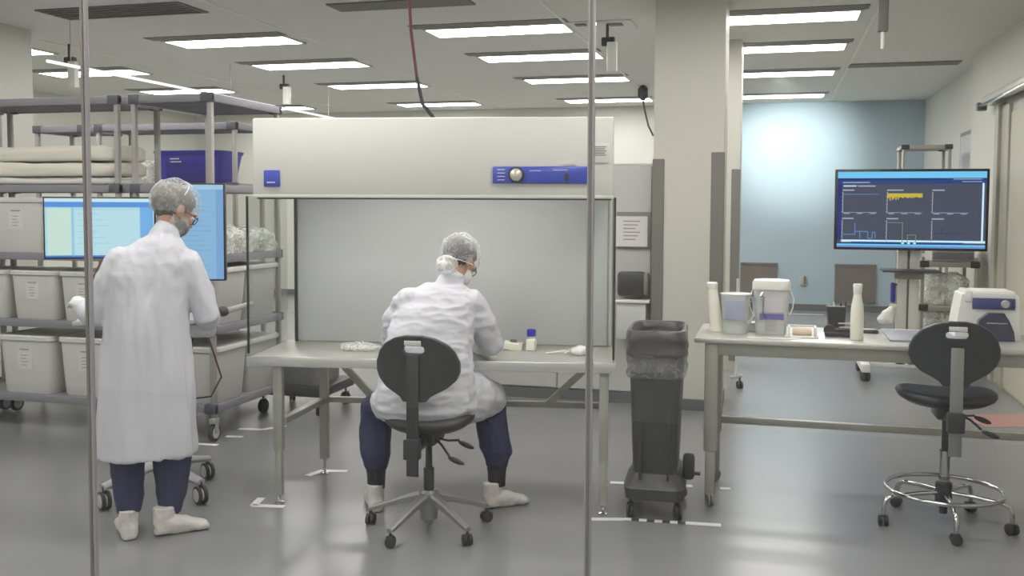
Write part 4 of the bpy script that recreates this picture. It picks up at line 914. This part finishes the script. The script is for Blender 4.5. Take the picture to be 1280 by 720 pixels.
obj('basket', MB().box(0.12, 0.32, -0.10, 0.12, 0.90, 0.979, 0.01), M['cartgrey'], t)
ci = (Matrix.Translation((-3.36, 4.77, 0)) @ Matrix.Rotation(math.radians(28), 4, 'Z')).inverted()
for wx, wy, rz_ in ((-3.785, 4.86, 29), (-3.22, 4.93, 17)):
    e_ = Vector((wx - 0.115 * math.sin(math.radians(rz_)), wy + 0.115 * math.cos(math.radians(rz_)), 1.5))
    obj('monitor_arm', MB().tube([(0, 0.46, 1.5), (0, 0.52, 1.5), ci @ e_], 0.016, 8), M['dark'], t)
obj('cable', MB().tube([(0.2, -0.05, 0.91), (0.19, -0.02, 0.80), (0.17, 0.05, 0.68), (0.12, 0.2, 0.6), (0.03, 0.42, 0.55)], 0.005, 6), M['cable'], t)
obj('cable', MB().tube([(0.28, -0.05, 0.91), (0.32, -0.05, 0.78), (0.35, 0.0, 0.66), (0.28, 0.15, 0.52), (0.04, 0.42, 0.45)], 0.005, 6), M['red'], t)
obj('cable', MB().tube([(-0.30, 0.14, 1.34), (-0.33, 0.04, 1.25), (-0.35, 0.0, 1.12), (-0.32, 0.0, 1.012)], 0.005, 6), M['red'], t)
t = thing('barcode_scanner', 'grey handheld scanner at the right edge of the cart, beside the gloved hand', 'scanner', (-2.99, 4.86, 1.015), math.radians(38))
obj('head', MB().ball((0, 0, 0.032), (0.035, 0.03, 0.03), 14), M['dark'], t)
obj('grip', MB().tube([(0.02, 0, 0.035), (0.17, 0.02, 0.07)], [0.018, 0.015], 10), M['label'], t)
def monitor(lb, loc, rz, w_, h_, design):
    t = thing('monitor', lb, 'monitor', loc, rz)
    obj('bezel', MB().box(-w_ / 2, w_ / 2, -0.012, 0.03, -h_ / 2, h_ / 2, 0.005), M['bezel'], t)
    obj('vesa_mount', MB().box(-0.05, 0.05, 0.03, 0.09, -0.05, 0.05, 0.005), M['dark'], t)
    mb = MB(); mats = [scr(c_, s) for c_, s, *_ in design]
    for i, (c_, s, u0, u1, v0, v1, lay) in enumerate(design):
        W_, H_ = w_ - 0.018, h_ - 0.02
        mb.quad(-W_ / 2 + u0 * W_, -W_ / 2 + u1 * W_, H_ / 2 - v1 * H_, H_ / 2 - v0 * H_, -0.0125 - 0.0005 * lay, i)
    obj('display', mb, mats, t, smooth=False); return t
dl = [((176, 222, 236), 1.0, 0, 1, 0, 1, 0), ((208, 238, 246), 1.0, 0, 1, 0, 0.06, 1), ((92, 150, 226), 1.0, 0, 1, 0.06, 0.15, 1),
      ((206, 232, 222), 1.0, 0.02, 0.24, 0.17, 0.96, 1), ((190, 228, 240), 1.0, 0.27, 0.86, 0.2, 0.97, 1), ((150, 205, 238), 1, 0.24, 0.26, 0.15, 1, 2), ((120, 180, 235), 1, 0.87, 0.99, 0.15, 0.98, 1), ((70, 130, 215), 1, 0.0, 1, 0.97, 1, 2)]
for k in range(6): dl.append(((160, 205, 220), 1, 0.30, 0.5 + 0.05 * (k % 3), 0.26 + k * 0.1, 0.268 + k * 0.1, 3))
monitor('landscape monitor with a pale blue window, left of the standing worker', (-3.785, 4.86, 1.51), math.radians(38 - 9), 0.61, 0.36, dl)
dr = [((140, 184, 222), 1.0, 0, 1, 0, 1, 0), ((164, 204, 234), 1.0, 0.0, 1, 0, 0.05, 1), ((122, 168, 214), 1.0, 0.88, 1, 0.05, 1, 1)]
for k in range(16): dr.append(((118, 164, 208), 1.0, 0.18, 0.62 + 0.06 * ((k * 5) % 4), 0.12 + k * 0.052, 0.126 + k * 0.052, 2))
monitor('portrait monitor with a light blue page, behind the standing worker\'s head', (-3.22, 4.93, 1.49), math.radians(17), 0.37, 0.56, dr)

# ------------------------------------------------------------------ people
def head(mb, c, yaw, pitch, s=1.0):
    """head at centre c, face to +y before yaw/pitch; built of overlapping volumes for remeshing"""
    R = Euler((pitch, 0, yaw)).to_matrix()
    def P(x, y, z): return Vector(c) + R @ (Vector((x, y, z)) * s)
    def ball(x, y, z, a, b_, c_, rx=0):
        g = bmesh.ops.create_uvsphere(mb.bm, u_segments=20, v_segments=14, radius=1)['verts']
        r2 = Euler((rx, 0, 0)).to_matrix()
        for v in g: v.co = P(*(r2 @ Vector((v.co.x * a, v.co.y * b_, v.co.z * c_)) + Vector((x, y, z))))
    ball(0, -0.012, 0.028, 0.077, 0.096, 0.088)       # cranium
    ball(0, 0.03, -0.01, 0.066, 0.066, 0.088)          # face
    ball(0, 0.045, -0.075, 0.045, 0.045, 0.035)        # jaw and chin
    ball(0, 0.078, -0.088, 0.02, 0.018, 0.018)
    ball(0, 0.094, 0.026, 0.052, 0.012, 0.012)        # brow
    ball(0, 0.102, -0.012, 0.012, 0.018, 0.026, -0.35)  # nose
    ball(0, 0.108, -0.026, 0.017, 0.014, 0.01)
    ball(0, 0.092, -0.052, 0.024, 0.012, 0.007); ball(0, 0.09, -0.061, 0.02, 0.011, 0.006)  # lips
    for sx in (-1, 1):
        ball(sx * 0.042, 0.07, -0.02, 0.02, 0.02, 0.02)  # cheek
        ball(sx * 0.078, -0.005, -0.008, 0.009, 0.02, 0.032, 0.2)  # ear
        ball(sx * 0.084, -0.010, -0.004, 0.006, 0.018, 0.026, 0.2)
    return P
def hand(mb, wr, d, up, side, r=1.0, curl=0.5):
    """five-finger hand: wrist wr, pointing d, back of hand towards up; side=+1 thumb towards d x up"""
    wr = Vector(wr); d = Vector(d).normalized(); up = (Vector(up) - d * Vector(up).dot(d)).normalized(); x = d.cross(up) * side
    mb.limb([wr - d * 0.02, wr + d * 0.02, wr + d * 0.055, wr + d * 0.085], [0.026 * r, 0.03 * r, 0.034 * r, 0.032 * r], 12)
    mb.limb([wr + d * 0.03 + x * 0.02, wr + d * 0.08 + x * 0.022], [0.019 * r, 0.016 * r], 10)
    mb.limb([wr + d * 0.03 - x * 0.02, wr + d * 0.08 - x * 0.022], [0.019 * r, 0.016 * r], 10)
    for i, (o_, l) in enumerate(((0.031, 0.070), (0.011, 0.080), (-0.010, 0.074), (-0.030, 0.058))):
        p = wr + d * (0.082 - abs(i - 1) * 0.004) + x * o_; dd = (d + x * (o_ * 1.8)).normalized(); pts = [p - dd * 0.015, p]; a = 0
        for k, f_ in enumerate((0.42, 0.32, 0.26)):
            a += curl * (0.5 if k == 0 else 0.8); pts.append(pts[-1] + (dd * math.cos(a) - up * math.sin(a)) * l * f_)
        mb.limb(pts, [0.0098 * r, 0.0098 * r, 0.0090 * r, 0.0082 * r, 0.0072 * r], 10)
    p = wr + d * 0.02 + x * 0.025; q = (d * 0.55 + x * 0.85 - up * 0.25).normalized(); q2 = (d * 0.95 + x * 0.25 - up * 0.3).normalized()
    mb.limb([p, p + q * 0.03, p + q * 0.03 + q2 * 0.028, p + q * 0.03 + q2 * 0.052], [0.015 * r, 0.0125 * r, 0.011 * r, 0.009 * r], 10)
    return mb
def hairnet(name, c, yaw, pitch, s, parent, frill=None):
    R = Euler((pitch, 0, yaw)).to_matrix()
    mb = MB().ball((0, 0, 0), (0.094, 0.116, 0.104), 44)
    lo = [v for v in mb.bm.verts if v.co.z < -0.055 + v.co.y * 0.42]
    bmesh.ops.delete(mb.bm, geom=lo, context='VERTS')
    for v in mb.bm.verts:
        k = noise.noise(v.co * 30) * 0.006 + abs(noise.noise(v.co * 16)) * 0.006
        v.co = Vector(c) + R @ ((v.co * (1 + k / 0.1) + Vector((0, -0.008, 0.034))) * s)
    o = obj(name, mb, M['net'], parent, label='translucent white bouffant hair net')
    return R
def net_band(c, R, s, parent, r=0.006):
    mb = MB(); n = 60; P = []
    for k in range(n):
        a = 2 * PI * k / n; q = 0.93 - 0.06 * math.cos(a - PI * 1.5); y = 0.114 * math.sin(a) * q; x = 0.093 * math.cos(a) * q; z = -0.055 + y * 0.42
        w_ = 1 + 0.02 * math.sin(a * 17)
        P.append(Vector(c) + R @ ((Vector((x * w_, y * w_, z)) + Vector((0, -0.008, 0.034))) * s))
    mb.tube(P, r, 8, closed=True); return mb
def shoe(x, y, rz, L_=0.29):
    mb = MB(); S = [(-0.115, 0.030, 0.055), (-0.10, 0.042, 0.085), (-0.04, 0.046, 0.10), (0.02, 0.048, 0.085), (0.09, 0.052, 0.058), (0.145, 0.048, 0.045), (0.175, 0.03, 0.03)]
    rr = []
    for yy, hw, hh in S:
        rr.append(mb.ring([Vector((hw * math.copysign(abs(math.cos(a)) ** 0.7, math.cos(a)), yy * L_ / 0.29, 0.003 + hh * (0.5 + 0.5 * math.copysign(abs(math.sin(a)) ** 0.75, math.sin(a))))) for a in [2 * PI * k / 16 for k in range(16)]]))
    mb.skin(rr)
    mb.rings([(0, -0.055, 0.06, 0.042, 0.055), (0, -0.06, 0.125, 0.043, 0.05), (0, -0.06, 0.145, 0.046, 0.053)], 20)
    def d(co, n):
        v = noise.noise(co * 24) * 0.006 + (1 - abs(noise.noise(co * 14 + Vector((4, 4, 4)))) * 3) * 0.003
        c_ = co + n * v; c_.z = max(0.003, c_.z); return c_
    me = bake('shoe', mb, M['shoe'], 0.007, 2, d)
    for v in me.vertices:
        p = Matrix.Rotation(rz, 3, 'Z') @ v.co; v.co = (p.x + x, p.y + y, p.z)
    return me

# --- standing worker -------------------------------------------------------
P1 = thing('person', 'standing person seen from behind in long white lab coat, hair net and navy trousers', 'person', (-3.0, 4.19, 0), math.radians(35.5))
HC = (0.130, 0.115, 1.618); HY = math.radians(-62); HP = math.radians(-30)
body = MB()
body.rings([(0.0, 0, 0.80, 0.15, 0.10), (0, 0, 0.95, 0.16, 0.11), (0, 0.01, 1.10, 0.14, 0.095), (0.01, 0.02, 1.28, 0.165, 0.10), (0.03, 0.03, 1.38, 0.17, 0.08), (0.06, 0.05, 1.44, 0.09, 0.06)], 24)
body.limb([(0.07, 0.05, 1.40), (0.095, 0.075, 1.50), (0.115, 0.095, 1.58)], [0.062, 0.056, 0.056])
for s, hx_, kx in ((-1, -0.10, -0.105), (1, 0.09, 0.10)):
    body.limb([(hx_, 0, 0.88), (kx, 0.01, 0.50), (kx, -0.01, 0.30), (kx, -0.02, 0.09)], [0.082, 0.056, 0.055, 0.038])
    body.limb([(kx, -0.02, 0.06), (kx + (0.05 if s > 0 else 0.0), -0.01 if s > 0 else 0.05, 0.045)], [0.032, 0.024])
AL = [(-0.135, 0.03, 1.365), (-0.225, 0.03, 1.10), (-0.30, 0.27, 1.12)]; AR = [(0.215, 0.03, 1.355), (0.275, 0.02, 1.09), (0.29, 0.24, 1.045)]
for A in (AL, AR): body.limb(A, [0.05, 0.038, 0.027])
hand(body, AL[2], Vector(AL[2]) - Vector(AL[1]) + Vector((-0.05, 0, 0.04)), (0, 0, 1), 1, 0.8, 0.5)
hand(body, AR[2], Vector(AR[2]) - Vector(AR[1]) + Vector((0.02, 0, 0.04)), (0.4, 0, 1), -1, 0.8, 0.6)
PH = head(body, HC, HY, HP, 1.1)
obj('body', bake('body', body, M['skin'], 0.006, 2), None, P1)
# coat
ct = MB()
ct.rings([(-0.008, 0.0, 0.405, 0.232, 0.18), (-0.010, 0.0, 0.55, 0.222, 0.175), (-0.006, 0.0, 0.80, 0.212, 0.16), (-0.004, 0.0, 1.00, 0.202, 0.148), (0.0, 0.01, 1.18, 0.190, 0.135),
          (0.012, 0.02, 1.30, 0.195, 0.125), (0.03, 0.03, 1.37, 0.190, 0.11), (0.045, 0.04, 1.425, 0.15, 0.095), (0.065, 0.055, 1.465, 0.105, 0.08), (0.078, 0.065, 1.485, 0.070, 0.07)], 36, 2.3)
ct.limb([(0.075, 0.06, 1.45), (0.093, 0.078, 1.50)], [0.070, 0.066], 20)
ct.limb([(-0.12, 0.03, 1.36), (-0.185, 0.025, 1.23), (-0.235, 0.03, 1.10), (-0.27, 0.13, 1.095), (-0.30, 0.25, 1.12)], [0.074, 0.068, 0.062, 0.056, 0.045], 18)
ct.limb([(0.19, 0.03, 1.35), (0.245, 0.02, 1.22), (0.278, 0.01, 1.09), (0.285, 0.11, 1.06), (0.29, 0.225, 1.045)], [0.076, 0.068, 0.062, 0.056, 0.045], 18)
F1 = fold(7, 0.014, (1.1, 1.1, 0.18), 2, 0.26); F2 = fold(7.5, 0.013, (1.0, 1.0, 0.55), 5, 0.26)
def dcoat(co, n):
    k = min(1, max(0, (co.z - 0.9) / 0.4)); a = F1(co, n); b = F2(co, n)
    arm = 1 if abs(co.x) > 0.19 and co.z > 0.98 else 0
    if arm: a = b
    skirt = 1.25 - 0.25 * k
    r = co + (a - co) * (1 - k) * skirt + (b - co) * k
    # centre back seam and pleat
    if co.y < 0: r += n * (-0.010) * math.exp(-((co.x - 0.02 - 0.05 * (1.4 - co.z)) / 0.018) ** 2) * min(1, max(0, (1.35 - co.z) / 0.2))
    return r
obj('lab_coat', bake('lab_coat', ct, M['coat'], 0.0085, 2, dcoat), None, P1, 'long white lab coat')
tr = MB()
tr.limb([(-0.085, 0, 0.85), (-0.10, 0.0, 0.60), (-0.105, 0.0, 0.38), (-0.10, -0.01, 0.20), (-0.10, -0.02, 0.155)], [0.10, 0.09, 0.078, 0.068, 0.06], 20)
tr.limb([(0.085, 0, 0.85), (0.10, 0.0, 0.60), (0.105, 0.0, 0.38), (0.10, -0.01, 0.20), (0.095, -0.02, 0.13)], [0.105, 0.095, 0.092, 0.075, 0.058], 20)
obj('trousers', bake('trousers', tr, M['navy'], 0.009, 2, fold(9, 0.008, (1, 1, 0.5), 1)), None, P1, 'navy scrub trousers')
obj('shoe', shoe(-0.11, 0.02, 0.1), None, P1, 'white shoe cover'); obj('shoe', shoe(0.12, -0.045, math.radians(-78), 0.26), None, P1, 'white shoe cover')
g = MB(); hand(g, AL[2], Vector(AL[2]) - Vector(AL[1]) + Vector((-0.05, 0, 0.04)), (0, 0, 1), 1, 1.12, 0.5)
obj('glove', bake('glove', g, M['glove'], 0.0042, 1), None, P1, 'white glove')
g = MB(); hand(g, AR[2], Vector(AR[2]) - Vector(AR[1]) + Vector((0.02, 0, 0.04)), (0.4, 0, 1), -1, 1.12, 0.6)
obj('glove', bake('glove', g, M['glove'], 0.0042, 1), None, P1, 'white glove')
for A in (AL, AR):
    a, b = Vector(A[1]), Vector(A[2]); d_ = (b - a).normalized()
    obj('cuff', MB().tube([b - d_ * 0.02, b + d_ * 0.012, b + d_ * 0.03], [0.047, 0.043, 0.037], 18), M['cuff'], P1)
def hair_part(c, yaw, pitch, s, parent, mt, low=-0.05):
    R = Euler((pitch, 0, yaw)).to_matrix()
    mb = MB().ball((0, -0.016, 0.032), (0.086, 0.104, 0.094), 28)
    bmesh.ops.delete(mb.bm, geom=[v for v in mb.bm.verts if v.co.z < low + max(0, v.co.y + 0.02) * 1.1], context='VERTS')
    for v in mb.bm.verts: v.co = Vector(c) + R @ ((v.co + v.co.normalized() * noise.noise(v.co * 40) * 0.004) * s)
    so = obj('hair', mb, mt, parent)
    return so
hair_part(HC, HY, HP, 1.1, P1, M['hair'], -0.06)
Rn = hairnet('hair_net', HC, HY, HP, 1.15, P1)
# net seam over crown
sm2 = MB(); pts = []
for k in range(14):
    a = PI * (0.08 + 0.84 * k / 13); pts.append(Vector(HC) + Rn @ ((Vector((0.097 * math.cos(a), -0.03 + 0.03 * math.sin(a), 0.104 * math.sin(a))) + Vector((0, -0.008, 0.034))) * 1.15))
sm2.tube(pts, 0.0022, 6); obj('net_seam', sm2, M['netband'], P1)
def faceparts(c, yaw, pitch, parent, beard=False, s=1.0):
    R = Euler((pitch, 0, yaw)).to_matrix(); P = lambda x, y, z: Vector(c) + R @ (Vector((x, y, z)) * s)
    mb = MB().ball((0, 0.035, -0.058) if beard else (0, 0.045, -0.052), (0.072, 0.070, 0.058) if beard else (0.070, 0.076, 0.062), 26)
    bmesh.ops.delete(mb.bm, geom=[v for v in mb.bm.verts if v.co.y < (-0.015 if beard else 0.012) or v.co.z > (-0.03 if beard else -0.008)], context='VERTS')
    for v in mb.bm.verts: v.co = P(*(v.co + Vector((0, abs(noise.noise(v.co * 30)) * 0.004, 0))))
    if beard: obj('beard', mb, M['hair'], parent)
    else: obj('face_mask', mb, M['mask'], parent, 'white face mask')
    for sx in (-1, 1):
        e = MB().ball(P(sx * 0.031, 0.082, 0.004), 0.0125, 14); ey = obj('eye', e, M['white'], parent)
        obj('iris', MB().ball(P(sx * 0.031, 0.091, 0.004), (0.006, 0.006, 0.006), 10), M['dark'], ey)
    gl = MB()
    for sx in (-1, 1):
        gl.tube([P(sx * 0.034 + 0.024 * math.cos(2 * PI * k / 20), 0.108 - 0.006 * math.cos(2 * PI * k / 20) * sx, 0.002 + 0.018 * math.sin(2 * PI * k / 20)) for k in range(20)], 0.0026, 6, closed=True)
        gl.tube([P(sx * 0.058, 0.102, 0.006), P(sx * 0.076, 0.06, 0.006), P(sx * 0.082, 0.0, 0.004), P(sx * 0.082, -0.015, -0.01)], 0.0025, 6)
    gl.tube([P(-0.012, 0.112, 0.004), P(0.012, 0.112, 0.004)], 0.0025, 6)
    obj('glasses', gl, M['dark'], parent)
faceparts(HC, HY, HP, P1, True, 1.1)
# beard cover over cheek
bc = MB().ball((0, 0.025, -0.055), (0.088, 0.092, 0.078), 26); Rb = Euler((HP, 0, HY)).to_matrix()
bmesh.ops.delete(bc.bm, geom=[v for v in bc.bm.verts if v.co.z > 0.0 or v.co.y < -0.03], context='VERTS')
for v in bc.bm.verts: v.co = Vector(HC) + Rb @ (v.co * (1 + 0.05 * noise.noise(v.co * 40)))
obj('beard_cover', bc, M['net'], P1, 'translucent beard cover')

# --- seated worker ---------------------------------------------------------
P2 = thing('person', 'seated person seen from behind in white lab coat, working at the flow hood', 'person', (-1.69, 4.66, 0), math.radians(19.8))
HC2 = (0.160, 0.25, 1.352); HY2 = math.radians(-38); HP2 = math.radians(-42)
AL2 = [(-0.12, 0.17, 1.14), (-0.20, 0.30, 0.93), (-0.02, 0.50, 0.90)]; AR2 = [(0.23, 0.15, 1.13), (0.325, 0.20, 0.905), (0.265, 0.46, 0.868)]
AR2h = Vector((-0.35, 0.9, 0.0)); AL2h = Vector((0.6, 0.7, -0.05))
body = MB()
body.rings([(0, 0, 0.60, 0.15, 0.12), (0, 0, 0.72, 0.155, 0.11), (0, 0.04, 0.88, 0.14, 0.10), (0.03, 0.10, 1.02, 0.16, 0.10), (0.05, 0.15, 1.14, 0.17, 0.085), (0.08, 0.18, 1.21, 0.09, 0.06)], 24)
body.limb([(0.09, 0.18, 1.17), (0.12, 0.20, 1.24), (0.145, 0.225, 1.29)], [0.060, 0.054, 0.055])
KN = [(-0.29, 0.33, 0.565), (0.34, 0.33, 0.565)]; AN = [(-0.285, 0.30, 0.13), (0.37, 0.30, 0.13)]
for s, (k_, a_) in zip((-1, 1), zip(KN, AN)):
    body.limb([(s * 0.09, 0.0, 0.66), (k_[0], k_[1], k_[2]), (k_[0], k_[1] - 0.02, 0.35), a_], [0.08, 0.058, 0.052, 0.036])
    td = (-0.01, 0.05) if s < 0 else (0.05, 0.02)
    body.limb([(a_[0], a_[1], 0.075), (a_[0] + td[0], a_[1] + td[1], 0.045)], [0.030, 0.022])
for A in (AL2, AR2): body.limb(A, [0.048, 0.037, 0.026])
hand(body, AL2[2], AL2h, (0, 0, 1), -1 * -1, 0.8, 0.7); hand(body, AR2[2], AR2h, (0, 0, 1), -1, 0.8, 0.7)
head(body, HC2, HY2, HP2, 1.0)
obj('body', bake('body', body, M['skin'], 0.006, 2), None, P2)
ct = MB()
ct.rings([(0.0, -0.02, 0.565, 0.21, 0.13), (-0.01, -0.01, 0.62, 0.255, 0.165), (-0.01, 0.0, 0.70, 0.25, 0.165), (-0.005, 0.01, 0.80, 0.235, 0.15), (0.0, 0.04, 0.90, 0.222, 0.142), (0.015, 0.08, 1.00, 0.222, 0.138),
          (0.035, 0.115, 1.09, 0.218, 0.13), (0.05, 0.145, 1.15, 0.20, 0.115), (0.065, 0.165, 1.195, 0.155, 0.10), (0.085, 0.18, 1.235, 0.10, 0.08)], 36, 2.2)
ct.limb([(0.095, 0.18, 1.20), (0.12, 0.20, 1.25)], [0.076, 0.068], 20)
ct.limb([(-0.10, 0.15, 1.13), (-0.175, 0.24, 1.02), (-0.20, 0.31, 0.93), (-0.11, 0.40, 0.91), (-0.03, 0.49, 0.90)], [0.085, 0.072, 0.062, 0.052, 0.042], 18)
ct.limb([(0.21, 0.14, 1.12), (0.285, 0.16, 1.01), (0.325, 0.205, 0.91), (0.30, 0.33, 0.885), (0.268, 0.45, 0.875)], [0.088, 0.076, 0.066, 0.056, 0.045], 18)
ct.limb([(0.10, 0.06, 0.66), (0.24, 0.18, 0.625), (0.31, 0.27, 0.605)], [(0.14, 0.115), (0.135, 0.115), (0.10, 0.105)], 18)
ct.limb([(-0.10, 0.04, 0.65), (-0.19, 0.14, 0.62)], [0.13, 0.11], 18)
G1 = fold(9, 0.013, (0.5, 0.5, 1.4), 1, 0.26); G2 = fold(8, 0.012, (0.8, 0.8, 1.1), 8, 0.22)
def dcoat2(co, n): return G1(co, n) if co.x < 0.2 else G2(co, n)
obj('lab_coat', bake('lab_coat', ct, M['coat'], 0.0085, 2, dcoat2), None, P2, 'white lab coat spreading over the stool')
tr = MB()
for s, (k_, a_) in zip((-1, 1), zip(KN, AN)):
    tr.limb([(s * 0.10, 0.02, 0.64), (k_[0] * 0.75, k_[1] * 0.6, 0.60), (k_[0] * 0.98, k_[1] - 0.01, 0.555), (k_[0], k_[1] - 0.01, 0.45), (a_[0] , a_[1], 0.31), (a_[0], a_[1], 0.265)], [0.085, 0.085, 0.085, 0.082, 0.082, 0.066], 20)
obj('trousers', bake('trousers', tr, M['navy'], 0.009, 2, fold(10, 0.010, (1, 1, 0.5), 3)), None, P2, 'navy scrub trousers')
for a_ in AN: obj('sock', MB().tube([(a_[0], a_[1], 0.12), (a_[0], a_[1], 0.19), (a_[0], a_[1], 0.25)], [0.047, 0.05, 0.058], 18), M['navycuff'], P2)
obj('shoe', shoe(AN[0][0] - 0.01, AN[0][1] + 0.05, 0.12), None, P2, 'white shoe cover'); obj('shoe', shoe(AN[1][0] + 0.03, AN[1][1] + 0.01, math.radians(-66), 0.26), None, P2, 'white shoe cover')
for A, hd, sd in ((AL2, AL2h, 1), (AR2, AR2h, -1)):
    g = MB(); hand(g, A[2], hd, (0, 0, 1), sd, 1.12, 0.7); obj('glove', bake('glove', g, M['glove'], 0.0042, 1), None, P2, 'white glove')
    a, b = Vector(A[1]), Vector(A[2]); d_ = (b - a).normalized()
    obj('cuff', MB().tube([b - d_ * 0.05, b + d_ * 0.0, b + d_ * 0.02], [0.052, 0.046, 0.038], 18), M['cuff'], P2)
hair_part(HC2, HY2, HP2, 1.0, P2, M['hair2'])
Rn = hairnet('hair_net', HC2, HY2, HP2, 1.08, P2)
obj('net_band', net_band(HC2, Rn, 1.08, P2, 0.0022), M['netband'], P2)
faceparts(HC2, HY2, HP2, P2)
# loose net gathered at the back
def dn(co, n): return co + n * (noise.noise(co * 26) * 0.016)
nb = MB().ball((0.095, 0.165, 1.335), (0.058, 0.05, 0.055), 18)
obj('net_gather', bake('net_gather', nb, M['net2'], 0.006, 1, dn), None, P2, 'gathered loose edge of the hair net')
